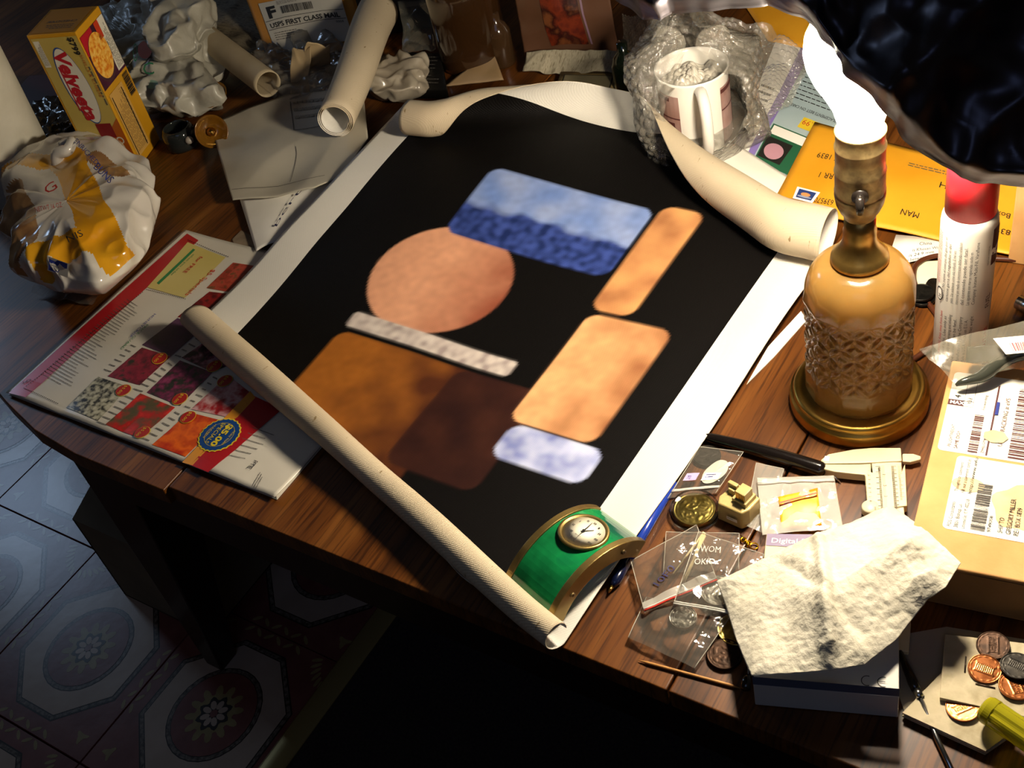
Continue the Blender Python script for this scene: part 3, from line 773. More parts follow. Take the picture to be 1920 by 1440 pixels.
P.text('REPLACEMENTS BEST ON CARS', .97, .44, .03, ink, PI, width=.55, layer=2)
P.lines(.40, .47, .95, .72, 8, ink, 'u', 1, 6, .2)
P.text('SMI', .32, .83, .12, blue_ink, .0, width=.42, layer=2, shear=.3); P.text('ONE CARD', .42, .78, .035, ink, 0, layer=2); P.ell((.56, .72), .16, .028, blue_ink, 2); P.text('Tuff', .48, .705, .035, white_print, 0, layer=3)
P.build('print', fly)
# second padded mailer behind the bulb
mq = quadf(at(1440, 75, .006), at(1640, 120, .006), at(1640, -30, .010), at(1370, -30, .012))
o = grid('padded_mailer', lambda u, v: mq(u, v) + V((0, 0, .006 * math.sin(PI * u) * math.sin(PI * v))), 16, 12, manila, solid=.002)
tag(o, 'golden padded mailer lying behind the light bulb below the foil edge', 'envelope')

# ---- mug wrapped in bubble wrap
MC = at(1310, 262, .004); MH = .083; MC.z = .001
mug_m = M('mug_glaze', 'ddd9d0', rough=.12, coat=.6)
mug = Thing('mug', 'white ceramic mug with brown picture panels standing in bubble wrap', 'mug', MC)
cupo = lathe('cup', [(0, 0), (.026, 0), (.0285, .002), (.0312, .008), (.0325, .02), (.0328, .07), (.0335, MH - .003), (.0342, MH), (.0328, MH), (.0318, MH - .004), (.0312, .07), (.0308, .02), (.027, .008), (0, .006)], MC, mug_m, mug, 64)
tc_ = (V((0, 0, 0)) - MC); am = math.atan2(tc_.y, tc_.x) + .16
hd = V((math.cos(am), math.sin(am), 0))
hp = [MC + hd * r + V((0, 0, z)) for r, z in ((.0315, .074), (.040, .0775), (.050, .073), (.0555, .060), (.0560, .046), (.053, .030), (.046, .018), (.038, .012), (.031, .013))]
tube('handle', spline(hp, 5), .0052, mug_m, mug, 14)
def mgf(u, v, l=0):
    a = am + u; return MC + V(((.0331 + l) * math.cos(a), (.0331 + l) * math.sin(a), v))
P = Print(mgf, .0002); pan = M('mug_panel', '9c7f78', '8a6a62', scale=40, rough=.3)
for s in (-1, 1):
    u0, u1 = (-1.75, -.62) if s < 0 else (.62, 1.75)
    P.rect(u0, .010, u1, .070, pan, 0, 8); P.rect(u0, .064, u1 - .3 * (s < 0), .068, brn, 1, 8); P.rect(u0, .046, u1, .0475, brn, 1, 8); P.rect(u0, .010, u1, .013, brn, 1, 8)
    P.rect((u0 + u1) / 2 + .12, .018, (u0 + u1) / 2 + .38, .042, brn, 1, 4)
P.build('picture_panel', cupo)
bw = film('bubble_film', 'b5afa0', .20, .10, 1.0, 150, .8, .004)
wr = Thing('bubble_wrap', 'clear bubble wrap sheet folded round and behind the white mug', 'bubble wrap', MC)
def bub(p, u, v, nu_, nv_):
    x, y = u * nu_, v * nv_
    if int(y) % 2: x += .5
    d = math.hypot(x % 1 - .5, y % 1 - .5); return .0022 * math.sqrt(max(0, 1 - (d / .46) ** 2))
def hood(u, v):
    a = am + .75 + u * (2 * PI - 1.50)
    t = v; r = .040 + .014 * math.sin(PI * u) + .010 * math.sin(u * 13) * .5 + .012 * sst(.0, .3, 1 - t) + .006 * math.sin(u * 21 + 4 * v)
    z = .004 + (.100 + .022 * math.sin(PI * u) + .008 * math.sin(u * 17)) * t
    r -= .030 * sst(.75, 1.0, t)
    p = MC + V((r * math.cos(a), r * math.sin(a), z)); q = p + V((nz(p, 40, .008, 1), nz(p, 40, .008, 2), nz(p, 40, .006, 3)))
    n = V((math.cos(a), math.sin(a), .2)); return q + n * bub(p, u, v, 34, 12)
grid('wrap_hood', hood, 300, 110, bw, wr)
sp_ = coons([at(1190, 150, .003), at(1215, 240, .003), at(1290, 300, .003), at(1390, 270, .003), at(1430, 262, .003)], [at(1168, 35, .05), at(1230, 30, .08), at(1330, 25, .09), at(1440, 60, .07), at(1530, 110, .03)], [at(1190, 150, .003), at(1170, 90, .02), at(1168, 35, .05)], [at(1430, 262, .003), at(1480, 200, .012), at(1530, 110, .03)])
def skirt(u, v):
    p = sp_(u, v); d = (p - MC); d.z = 0; rr = d.length
    if rr < .052: p = MC + d.normalized() * .052 + V((0, 0, p.z)) if rr > 1e-4 else p
    q = p + V((nz(p, 35, .007, 5), nz(p, 35, .007, 6), abs(nz(p, 30, .02, 7)))); return q + V((0, 0, 1)) * bub(p, u, v, 40, 26)
grid('wrap_skirt', skirt, 320, 200, bw, wr)
def wad(u, v):
    r = .029 * v; a = 2 * PI * u; p = MC + V((r * math.cos(a), r * math.sin(a), MH - .014 + .008 * (1 - v)))
    return p + V((0, 0, nz(p, 70, .009, 3) + bub(p, u, v, 16, 5)))
grid('wrap_wad', wad, 120, 50, M('bubble_wad', 'a8a296', 'c6c0b2', scale=120, rough=.2, bump=.8, bscale=150), wr, closeu=True)

# ---- notes and coins behind the lamp
icq = [at(1660, 500, .003), at(1770, 478, .003), at(1772, 447, .003), at(1680, 440, .003)]
iq = quadf(*icq)
ic = Thing('index_card', 'cream index card with handwritten note tucked under the manila envelope', 'card', at(1715, 470, 0))
grid('card', lambda u, v: iq(u, v), 4, 3, paper_w, ic, solid=.0005)
P = Print(lambda u, v, l=0: iq(u, v) + V((0, 0, l)), .0002)
P.text('China', .52, .62, .20, ink, .05, width=.24); P.text('is Khosan Wia', .42, .38, .18, ink, .05, width=.5); P.text('is 24.9 mm', .38, .18, .18, ink, .05, width=.44); P.text('in between', .34, .0, .18, ink, .05, width=.36)
P.build('handwriting', ic)
o = pprism('coin_flip', [(1712, 545), (1705, 515), (1735, 490), (1768, 488), (1768, 540), (1745, 550)], .0022, .0004, M('flip_cream', 'd8cba8', 'e0d5b6', scale=20, rough=.8)); tag(o, 'cream cardboard coin flip under the dark coins behind the lamp', 'coin holder')

# ---- coins
def coin_mesh(name, c, r, th, m, tilt=None, seed=0, parent=None, relief=.00022, loc=None):
    c = V(c); rings = [0] + [.04 + .035 * k for k in range(24)] + [.90, .92, .94, .985, 1.0]; seg = 72; verts = []; faces = []
    q = V((0, 0, 1)).rotation_difference(V(tilt).normalized()) if tilt else None
    def add(rr, z, a):
        p = V((rr * math.cos(a), rr * math.sin(a), z)); verts.append(c + (q @ p if q else p))
    for k, t in enumerate(rings):
        for i in range(seg):
            a = 2 * PI * i / seg; rr = r * max(t, 1e-3); x, y = rr * math.cos(a), rr * math.sin(a)
            z = th + (.00025 if .93 < t < .99 else 0) - (.0001 if t >= .99 else 0)
            if name == 'penny' and t < .74:
                X, Y = x / r, y / r
                z += .00016 * ((abs(Y) < .22 and abs(X) < .55 and (X * 9) % 1 < .55) or (.22 <= abs(Y) < .34 and abs(X) < .60))
            elif t < .72: z += relief * .55 * max(0, min(1, noise.noise(V((x * 380, y * 380, seed))) * 5)) 
            elif .78 < t < .88: z += .00010 * ((i * 7 + seed) % 5 in (0, 2))
            add(rr, z, a)
    for i in range(seg): add(r, .0001, 2 * PI * i / seg)
    for i in range(seg): add(r * .98, 0, 2 * PI * i / seg)
    n = len(rings) + 2
    for j in range(n - 1):
        for i in range(seg): i2 = (i + 1) % seg; faces.append((j * seg + i, j * seg + i2, (j + 1) * seg + i2, (j + 1) * seg + i))
    faces.append(tuple((n - 1) * seg + i for i in range(seg))[::-1]); faces.append(tuple(range(seg)))
    return mesh(name, verts, faces, m, parent, loc=loc or c)
dark_coin = M('coin_dark', '24221f', ['302d28', '1c1a18'], scale=120, rough=.4, metal=.8, bump=.12, bscale=600, bdist=.0003)
silver_coin = M('coin_silver', '9c9a92', ['aeaa9e', '8a867a'], scale=120, rough=.3, metal=1, bump=.1, bscale=500, bdist=.0003)
brown_coin = M('coin_brown', '2e1f15', ['3a281c', '241810'], scale=120, rough=.42, metal=.8, bump=.1, bscale=500, bdist=.0003)
copper = M('coin_copper', 'b0673a', ['c07848', '9c5a32'], scale=120, rough=.3, metal=1, bump=.1, bscale=500, bdist=.0003)
gold_coin = M('coin_gold', 'a8934c', ['bca860', '968442'], scale=120, rough=.28, metal=1, bump=.1, bscale=500, bdist=.0003)
st = at(1728, 562, 0)
for k in range(4):
    o = coin_mesh('coin', st + V((.0012 * math.sin(k * 2), .001 * math.cos(k * 3), .0006 + k * .0021)), .0098, .0018, dark_coin, seed=k)
    tag(o, ['dark coin at the bottom of stack behind the lamp', 'dark coin second from bottom in stack behind lamp', 'dark coin third from bottom in stack behind lamp', 'dark coin topmost of the stack behind the lamp'][k], 'coin', 'dark coins stacked behind the lamp')
o = coin_mesh('coin', at(1757, 542, .003), .0098, .0018, dark_coin, (.5, .1, 1), 9); tag(o, 'dark tarnished coin leaning between coin stack and spray can', 'coin', 'dark coins stacked behind the lamp')
o = pprism('paper_scrap', [(1440, 650), (1502, 583), (1512, 600), (1452, 668), (1400, 720)], .0012, .0004, paper_w); tag(o, 'narrow cream paper scrap between canvas margin and lamp foot', 'paper')

# ================================================================ FRONT RIGHT
# ---- vernier caliper
CT = .0075
cal = Thing('caliper', 'cream plastic vernier caliper in front of the lamp, under the towel', 'caliper', at(1665, 880, 0))
ivory = M('caliper_ivory', 'd6c8a2', 'dfd2b0', scale=30, rough=.38); ivory2 = M('caliper_ivory_slide', 'd2c49c', 'dccfaa', scale=30, rough=.38)
pprism('beam', [(1634, 866), (1690, 866), (1708, 1170), (1704, 1222), (1676, 1218), (1668, 1170)], CT, .0035, ivory, cal, bevel=.0006)
pprism('fixed_jaw', [(1538, 869), (1540, 861), (1553, 851), (1600, 842), (1635, 839), (1689, 839), (1691, 864), (1634, 867), (1610, 868)], CT + .001, .002, ivory, cal, bevel=.0008)
pprism('inside_jaw', [(1692, 850), (1712, 850), (1727, 855), (1726, 861), (1707, 866), (1692, 865)], CT - .001, .003, ivory, cal, bevel=.0008)
pprism('sliding_jaw', [(1538, 870), (1610, 870), (1633, 869), (1633, 885), (1690, 885), (1697, 868), (1701, 948), (1640, 955), (1626, 948), (1622, 890), (1600, 888), (1565, 884), (1540, 878)], CT + .0012, .0015, ivory2, cal, bevel=.0008)
tk = at(1632, 950, .008); lathe('thumb_knob', [(0, 0), (.0052, 0), (.0058, .001), (.0058, .006), (.005, .007), (0, .007)], (tk.x, tk.y, .002), ivory, cal, 24)
b0, b1 = at(1662, 870, CT + .0012), at(1672, 1000, CT + .0012)
dy_ = (b1 - b0).normalized(); dx_ = V((-dy_.y, dy_.x, 0)); 
if dx_.x < 0: dx_ = -dx_
P = Print(frame(b0, dx_, dy_ if dx_.cross(dy_).z > 0 else dy_), .0002)
P.f = lambda u, v, l=0: b0 + dx_ * u + dy_ * v + V((0, 0, l))
for k in range(56): P.rect(-.0045 - (.003 if k % 5 == 0 else .0012), .002 + k * .001, -.0042, .0024 + k * .001, ink, 0)
for k in range(60): P.rect(.0030, .002 + k * .00085, .0042 + (.002 if k % 4 == 0 else .0005), .0024 + k * .00085, ink, 0)
for k in range(36): P.rect(.0072, .002 + k * .00085, .0083 + (.0018 if k % 4 == 0 else .0003), .0022 + k * .00085, M('ink_red_brown', '8a4a34'), 0)
for k in range(5): P.text(str(k + 1), -.001, .0095 + k * .0095, .003, grey_ink, PI / 2)
for k in range(8): P.text(str(k + 1), -.0112, .006 + k * .0038, .0022, grey_ink, PI / 2)
P.text('mm', -.0088, .038, .002, grey_ink, PI / 2)
P.rect(-.0036, .001, -.0016, .060, M('scale_groove', 'bcb39a', rough=.4), 0)
P.build('scale_marks', cal)
P = Print(lambda u, v, l=0: V((u, v, l + CT + .0011)), .0002); P.poly([pxy(x, y, CT) for x, y in ((1544, 866), (1554, 867), (1556, 858), (1547, 857))], white_print); P.build('jaw_tip', cal)

# ---- hobby knife
kn = Thing('craft_knife', 'slim black handled craft knife with thin metal tip beside canvas edge', 'knife', at(1450, 860, 0))
kp = [at(1318, 818, .0042), at(1345, 824, .0046), at(1400, 838, .005), at(1460, 855, .0054), at(1515, 872, .0054), at(1540, 880, .005), at(1549, 883, .0045)]
tube('handle', spline(kp, 5), [.0030 + .0026 * math.sin(min(1, i / 22) * PI / 2) if i < 25 else .0056 - (i - 25) * .0006 for i in range(31)], M('knife_black', '100e0d', '1a1210', scale=20, rough=.18, coat=.5), kn, 16)
tube('tip', [at(1545, 882, .0045), at(1560, 889, .0035), at(1566, 896, .003), at(1576, 904, .0015)], [.0012, .0011, .0009, .0003], steel, kn, 8)

# ---- phone line splitter
sc = at(1384, 948, .010); sang = math.radians(-13) 
spl = Thing('phone_splitter', 'small beige telephone line splitter block with clip plug on top', 'adapter', (sc.x, sc.y, 0))
beige = M('splitter_beige', 'b09a5e', 'bba66a', scale=20, rough=.4)
ux = V((math.cos(sang), math.sin(sang), 0)); uy = V((-ux.y, ux.x, 0)); s0 = V((sc.x, sc.y, .001))
def sp(a, b, z): return s0 + ux * a + uy * b + V((0, 0, z))
outl = [(-.0125, -.006), (-.009, -.012), (.010, -.010), (.0125, -.004), (.0125, .009), (-.010, .011)]
vs = [sp(a, b, 0) for a, b in outl] + [sp(a * .96, b * .96 + .001, .016) for a, b in outl]
n = len(outl); mesh('housing', vs, [tuple(range(n))[::-1], tuple(range(n, 2 * n))] + [(i, (i + 1) % n, (i + 1) % n + n, i + n) for i in range(n)], beige, spl, smooth=False, bevel=.0012)
def sbox(name, a0, a1, b0, b1, z0, z1, m, bev=.0004):
    prism(name, [sp(a0, b0, 0), sp(a1, b0, 0), sp(a1, b1, 0), sp(a0, b1, 0)], z0, z1, m, spl, bevel=bev)
sbox('plug', .000, .008, -.002, .007, .017, .0275, beige); sbox('plug_base', -.002, .0095, -.0035, .0085, .0165, .0205, beige)
sbox('clip', -.0085, -.0035, .001, .0045, .0165, .0215, beige); sbox('clip', -.0105, -.003, .0035, .0065, .0165, .0245, beige)
for k in range(6): sbox('contact', .0008 + k * .0012, .0014 + k * .0012, -.0024, -.0019, .019, .0270, brass, 0)
P = Print(lambda u, v, l=0: sp(.010, -.010, 0) + (sp(.0125, -.004, 0) - sp(.010, -.010, 0)) * 0 + (sp(-.009, -.012, 0) - sp(.010, -.010, 0)) * (1 - u) + V((0, 0, v)) - uy * (.0004 + l), .0002)
P.rect(.42, .006, .85, .0092, lab, 0); P.lines(.46, .007, .82, .0085, 1, grey_ink); P.build('rating_sticker', spl)

# ---- encapsulated coin
kc = at(1303, 962, 0)
cap = Thing('coin_capsule', 'round clear capsule with silver gilt commemorative coin next to the splitter', 'coin', kc)
clearp = M('clear_acrylic', 'f4f4f0', rough=.05, trans=1.0, ior=1.3, alpha=.8)
lathe('capsule', [(0, .0005), (.0165, .0005), (.0175, .0015), (.0175, .0035), (.0168, .0062), (.0160, .0066), (.0150, .0058), (0, .0058)], kc, clearp, cap, 56)
coin_mesh('commemorative_coin', kc + V((0, 0, .0015)), .0148, .0028, gold_coin, parent=cap, seed=31, relief=.0004)

# ---- small bags with coins and parts
thin = film('film_clear', 'c9c2b4', .09, .08, .8, 60, .8, .003)
thick_f = film('film_milky', 'd6d2c6', .34, .2, .4, 60, .45)
def bag(name, label, px, h, seed, zip_edge=None, red=False, mat=None, amp=.0016, grp='small zip bags of coins and findings'):
    q = [at(x, y, h) for x, y in px]; t = Thing(name, label, 'bag', sum(q, V((0, 0, 0))) / 4 * 1.0 - V((0, 0, h - .0005)), grp)
    f = quadf(*q)
    def g(u, v):
        p = f(u, v); e = min(u, 1 - u, v, 1 - v) * 6; e = min(1, e)
        return p + V((0, 0, (abs(nz(p, 45, amp * 2.2, seed)) + ridged(p, 60, seed) * amp * .5) * (.3 + .7 * e)))
    fo_ = grid('film', g, 44, 44, mat or thin, t)
    edge = [g(0, i / 14) for i in range(15)] + [g(i / 14, 1) for i in range(1, 15)] + [g(1, 1 - i / 14) for i in range(1, 15)]
    tube('welded_seam', edge, .00028, MATS['seam'], fo_, 5)
    if zip_edge is not None:
        for k in (0, .025):
            tube('zip_ridge', [g(i / 14, zip_edge + k) + V((0, 0, .0008)) for i in range(15)], .0006, MATS['zipm'] if not (red and k == 0) else MATS['zip_red'], t, 6)
        if red:
            zf = lambda u, v: g(u, zip_edge + .03 + v * .12) + V((0, 0, .0004))
            grid('zip_band', zf, 30, 4, MATS['milk'], t)
    return t, g
M('seam', 'cfc8b8', rough=.15, alpha=.6); M('zipm', 'e2dfd6', rough=.15, alpha=.75); M('zip_red', 'd0362a', rough=.3); MATS['milk'] = film('film_zip', 'cfccc2', .5, .25, .4, 120, .4)
b0_, g0 = bag('zip_bag', 'upper clear zip bag with coin and white stickers beside canvas edge', [(1252, 935), (1342, 925), (1394, 848), (1312, 838)], .0055, 2, .12)
P = Print(lambda u, v, l=0: g0(u, v) + V((0, 0, l + .0004)), .0003)
P.rect(.10, .32, .38, .46, M('sticker_lilac', 'b9a6cc', rough=.6), 0, 2); P.text('70', .16, .34, .09, blue_ink, 0, layer=1); P.ell((.70, .48), .24, .26, M('sticker_clear', 'bdb8a8', rough=.4), 0); P.rect(.50, .30, .86, .46, white_print, 1, 2); P.lines(.55, .33, .82, .43, 2, blue_ink, 'u', 2)
P.build('stickers', b0_)
o = coin_mesh('coin', at(1326, 857, .0015), .0100, .0019, dark_coin, seed=12); tag(o, 'dark coin inside the upper zip bag by canvas margin', 'coin', 'coins in the small bags')
b1_, g1 = bag('zip_bag', 'red striped zip bag with ink scribble lying left of the paper towel', [(1209, 1150), (1346, 1092), (1306, 985), (1183, 1052)], .0075, 5, .03, True)
P = Print(lambda u, v, l=0: g1(u, v) + V((0, 0, l + .0005)), .0003)
P.text('10F0', .26, .30, .17, M('marker_purple', '2e2a58', rough=.6), .55, width=.34); P.build('ink_scribble', b1_)
b2_, g2 = bag('zip_bag', 'plain clear bag with silver coin, lowest of the bags near toothpick', [(1178, 1196), (1302, 1253), (1374, 1150), (1212, 1120)], .0045, 8, None)
o = coin_mesh('coin', at(1281, 1160, .0015), .0090, .0020, silver_coin, seed=15); tag(o, 'silver coin inside lowest clear bag above the toothpick', 'coin', 'coins in the small bags')
b3_, g3 = bag('zip_bag', 'clear bag with faint lettering, partly under left tip of towel', [(1262, 1136), (1388, 1158), (1432, 1040), (1310, 997)], .0095, 11, .02)
P = Print(lambda u, v, l=0: g3(u, v) + V((0, 0, l + .0004)), .0003); P.text('WOM', .12, .74, .12, MATS['zipm'], .2, width=.3); P.text('OKIO', .10, .56, .12, MATS['zipm'], .2, width=.3); P.build('faint_lettering', b3_)
b5_, g5 = bag('zip_bag', 'square clear bag under the red striped bag left of earring', [(1244, 1075), (1385, 1068), (1386, 1000), (1249, 998)], .0035, 14, None)
o = coin_mesh('coin', at(1347, 1110, .0045), .0120, .0020, silver_coin, seed=18); tag(o, 'large silver coin half hidden under left tip of paper towel', 'coin', 'coins in the small bags')
o = coin_mesh('coin', at(1382, 1182, .0006), .0125, .0020, gold_coin, seed=20); tag(o, 'brassy coin under the lower left edge of paper towel', 'coin')
o = coin_mesh('coin', at(1359, 1229, .0006), .0112, .0020, brown_coin, seed=22); tag(o, 'dull brown copper coin below towel, next to the toothpick', 'coin')
pins = Thing('swab_pins', 'bunch of thin cream sticks inside the red striped bag', 'sticks', at(1290, 1050, 0))
for a, b in (((1319, 1000), (1262, 1076)), ((1319, 998), (1284, 1092)), ((1321, 1000), (1290, 1080)), ((1322, 1004), (1278, 1094))):
    tube('stick', [at(*a, .0085), at(*b, .0065)], [.0009, .0005], M('stick_cream', 'd8c698', rough=.4), pins, 7)
# bright bag with orange packet
ob, go = bag('zip_bag', 'shiny crinkled zip bag with bright orange packet inside, above towel', [(1430, 1004), (1580, 990), (1563, 893), (1420, 897)], .0075, 17, .88, amp=.0022, mat=film('film_bright', 'e6e3da', .50, .12, .6, 70, .8))
orf = quadf(at(1465, 992, .008), at(1541, 985, .008), at(1533, 916, .009), at(1459, 932, .009))
grid('orange_packet', crumple(orf, .0008, 60, 3), 14, 14, M('packet_orange', 'f0a21c', ['f6b83a', 'e88c14'], scale=60, rough=.4), ob, solid=.001)
P = Print(lambda u, v, l=0: orf(u, v) + V((0, 0, l + .0024)), .0003); P.poly([(0.02, .70), (.98, .80), (.98, .84), (.02, .76)], M('packet_red', 'd8501c', rough=.5)); P.build('packet_fold', ob)
b6_, g6 = bag('zip_bag', 'clear crinkled bag end lying under splitter and orange packet bag', [(1395, 985), (1436, 1002), (1470, 880), (1418, 868)], .0035, 19, None, mat=thick_f)
# earring
er = Thing('earring', 'tiny gold earring charm of linked rings above the towel corner', 'earring', at(1405, 1020, 0))
gold = M('bright_gold', 'e0a820', rough=.2, metal=1)
def ring(name, c, r, t, parent, m):
    tube(name, [V(c) + V((r * math.cos(2 * PI * i / 20), r * math.sin(2 * PI * i / 20), 0)) for i in range(21)], t, m, parent, 8)
ring('loop', at(1414, 1024, .0016), .0026, .0005, er, gold); ring('loop', at(1404, 1018, .0016), .0015, .0005, er, gold); ring('loop', at(1394, 1012, .0016), .0017, .0006, er, gold)
tube('bar', [at(1389, 1004, .0016), at(1404, 1018, .0018), at(1398, 1022, .0018)], .0005, gold, er, 6); tube('bar', [at(1404, 1012, .0016), at(1401, 1026, .0018)], .0005, gold, er, 6)

# ---- pocket scale package (lilac strip) and CE carton
pc = at(1433, 1042, .014)
q = [at(1432, 1046, .012), at(1690, 1075, .012), at(1690, 1003, .012), at(1437, 1000, .012)]
psc = Thing('scale_package', 'flat lilac and cream package printed Digital under the paper towel', 'package', at(1500, 1030, 0))
prism('carton', q, .0006, .012, M('package_cream', 'd9c8a0', 'e0d0aa', scale=20, rough=.6), psc, bevel=.0008)
pf = quadf(*[V((p.x, p.y, .0121)) for p in q])
P = Print(lambda u, v, l=0: pf(u, v) + V((0, 0, l)), .0002)
P.rect(.006, .50, .99, .97, M('package_lilac', '7d6c8a', '887796', scale=20, rough=.5), 0); P.text('Digital POCKET', .045, .62, .26, white_print, 0, width=.52, shear=.01, bold=.008)
P.build('printing', psc)
CEH = .024
ce = Thing('white_carton', 'long white cardboard carton with CE mark in shade below the towel', 'box', at(1550, 1290, 0))
f0, f1 = at(1412, 1283, CEH), at(1686, 1306, CEH); d = (f1 - f0).normalized(); nn = V((-d.y, d.x, 0))
cor = [f0, f1, f1 + nn * .060, f0 + nn * .060]
prism('carton', cor, .0006, CEH, M('carton_white', 'c6c3bc', 'cecbc4', scale=15, rough=.6), ce, bevel=.0007)
P = Print(lambda u, v, l=0: f0 + d * u + nn * v + V((0, 0, l + .0001)), .0002); W_ = (f1 - f0).length
P.ring((W_ * .785, .0085), .0030, .0035, ink, 0, 24); P.rect(W_ * .785 + .0012, .004, W_ * .785 + .0040, .013, MATS['carton_white'], 1)
P.ring((W_ * .895, .0085), .0030, .0035, ink, 0, 24); P.rect(W_ * .895 + .0012, .004, W_ * .895 + .0040, .013, MATS['carton_white'], 1); P.rect(W_ * .895 - .003, .0082, W_ * .895 + .001, .0087, ink, 2)
P.build('ce_mark', ce)
P = Print(lambda u, v, l=0: f0 + d * u + V((0, 0, v)) - nn * (.0002 + l), .0002)
P.rect(0, .0005, W_, .009, M('carton_blue', '565f74', rough=.6)); P.build('blue_band', ce)

# ---- paper towel
bot = [at(1345, 1096, .012), at(1362, 1140, .010), at(1380, 1200, .014), at(1396, 1240, .022), at(1410, 1272, .0265)]
rgt = [at(1410, 1272, .0265), at(1480, 1268, .030), at(1560, 1262, .034), at(1620, 1252, .034), at(1680, 1205, .032), at(1738, 1130, .040), at(1772, 1108, .046), at(1801, 1062, .048)]
lft = [at(1345, 1096, .012), at(1400, 1070, .016), at(1470, 1035, .020), at(1540, 1004, .020), at(1600, 985, .018), at(1640, 965, .018), at(1671, 955, .018)]
top_ = [at(1671, 955, .018), at(1700, 975, .022), at(1740, 1005, .044), at(1801, 1062, .048)]
tf = coons(lft, rgt, bot, top_)
towel_m = M('towel_paper', 'bfb9a6', 'c9c3b2', scale=60, rough=.9, bump=.9, bscale=230, bdist=.0012)
def towf(u, v):
    p = tf(u, v); e = min(1, min(u, 1 - u, v, 1 - v) * 8)
    z = .012 * math.sin(PI * u) * math.sin(PI * v) + e * (ridged(p, 17, 3) * .010 + nz(p, 45, .004, 5)) + nz(p, 260, .0006, 2)
    z += .007 * math.exp(-((u - .55 + .25 * v) / .035) ** 2) * e - .0025 * math.exp(-((u - .30 - .2 * v) / .03) ** 2) * e
    return p + V((0, 0, z + .003))
o = grid('paper_towel', towf, 190, 190, towel_m, solid=.0006); tag(o, 'crumpled white embossed paper towel draped over boxes and caliper', 'paper towel')

# ---- toothpick, needles, pens, screwdriver
o = tube('toothpick', [at(1197, 1238, .0012), at(1215, 1243, .0014), at(1370, 1285, .0014), at(1388, 1290, .0012)], [.0002, .0010, .0010, .0002], M('toothpick_wood', 'b07a3c', 'c48e4e', scale=80, rough=.6), seg=10); tag(o, 'wooden toothpick lying near the front table edge', 'toothpick')
nd = Thing('awl', 'small awl with black handle upright against the white carton corner', 'tool', at(1400, 1265, 0))
tube('shaft', [at(1405, 1238, .006), at(1402, 1268, .006)], .0006, steel, nd, 8); tube('handle', [at(1402, 1266, .006), at(1399, 1276, .006), at(1398, 1292, .006)], [.0020, .0030, .0030], MATS['knife_black'], nd, 12)
bp = Thing('ballpoint_pen', 'blue ballpoint pen half hidden under the right canvas margin', 'pen', at(1170, 1060, 0))
pb = lambda x, y: at(x, y, .0038)
tube('barrel', [pb(1262, 905), pb(1215, 985), pb(1176, 1052)], .0036, M('pen_blue', '1d3a9c', rough=.25, coat=.4), bp, 16)
tube('grip', [pb(1177, 1050), pb(1155, 1088), pb(1148, 1099)], [.0037, .0036, .0022], M('pen_navy', '0d1430', rough=.2, coat=.5), bp, 16)
tube('nib', [pb(1148, 1099), pb(1141, 1111)], [.0017, .0005], brass, bp, 10)
# papers, flips and pennies bottom right
o = pprism('grey_paper', [(1690, 1190), (1775, 1175), (1990, 1210), (1990, 1330), (1700, 1345), (1684, 1300)], .0012, .0004, M('paper_grey', 'a39a88', 'aca392', scale=20, rough=.8)); tag(o, 'greyish paper under the coin flips beside the carton', 'paper')
flipm = M('flip_board', 'b5a888', ['c2b596', 'a59878'], scale=60, rough=.75, bump=.15, bscale=200)
lf_ = Thing('note_card_stack', 'lower thick stack of cream card flips at the bottom right', 'coin holder', at(1790, 1340, 0))
lo_px = [(1768, 1258), (1900, 1372), (1848, 1408), (1692, 1336)]
for k in range(3): pprism('card', [(x + 2 * k - 2, y - k) for x, y in lo_px], .0060, .0016 + k * .0016, [flipm, M('flip_board_b', '6f6654', rough=.8)][k == 1], lf_) if False else prism('card', [at(x + (k % 2) * 3, y, .0062) for x, y in lo_px], .0014 + k * .0016, .0029 + k * .0016, flipm, lf_)
up_px = [(1772, 1189), (1960, 1210), (1950, 1350), (1836, 1324), (1762, 1308)]
uf = Thing('coin_flip', 'upper stapled cardboard coin flip carrying the pennies', 'coin holder', at(1830, 1260, 0))
brd = prism('board', [at(x, y, .0095) for x, y in up_px], .0066, .0095, flipm, uf, bevel=.0003)
for a, b in (((1811, 1231), (1809, 1261)), ((1829, 1282), (1866, 1290))): tube('staple', [at(*a, .0098), at(*b, .0098)], .0005, M('staple_rust', '54463a', rough=.4, metal=.8), brd, 6)
o = coin_mesh('penny', at(1846, 1256, .0097), .0095, .0015, copper, (.05, -.06, 1), 40); tag(o, 'bright copper penny in the middle of the upper coin flip', 'coin', 'pennies on the coin flips')
PEN = o
def pen(x, y, h, label, m=None, rz=1.0, sc_=1):
    c = PEN.copy(); coll().link(c); c.location = at(x, y, h); c.rotation_euler = (0, 0, rz); tag(c, label, 'coin', 'pennies on the coin flips')
    if m: c.data = PEN.data.copy(); c.data.materials[0] = m
    return c
pen(1904, 1288, .0097, 'copper penny at right edge beneath the grey coin', rz=2.2)
pen(1805, 1328, .0064, 'copper penny on the lower stack beside yellow handle', rz=4)
pen(1862, 1212, .0097, 'dark brown penny nearest the back of the flip', brown_coin, 5)
pen(1907, 1251, .0115, 'dark grey coin overlapping two pennies at right edge', dark_coin, 3)
ye = Thing('screwdriver', 'screwdriver with translucent yellow ribbed handle at bottom right corner', 'screwdriver', at(1890, 1345, .006))
y0, y1 = at(1843, 1325, .0175), at(1990, 1425, .0175); dv = (y1 - y0).normalized(); 
yel = M('yellow_plastic', 'c9c02a', rough=.12, trans=.55, ior=1.4)
NP = 30; vs = []; fs = []; sidev = dv.cross(V((0, 0, 1))).normalized(); upv = sidev.cross(dv)
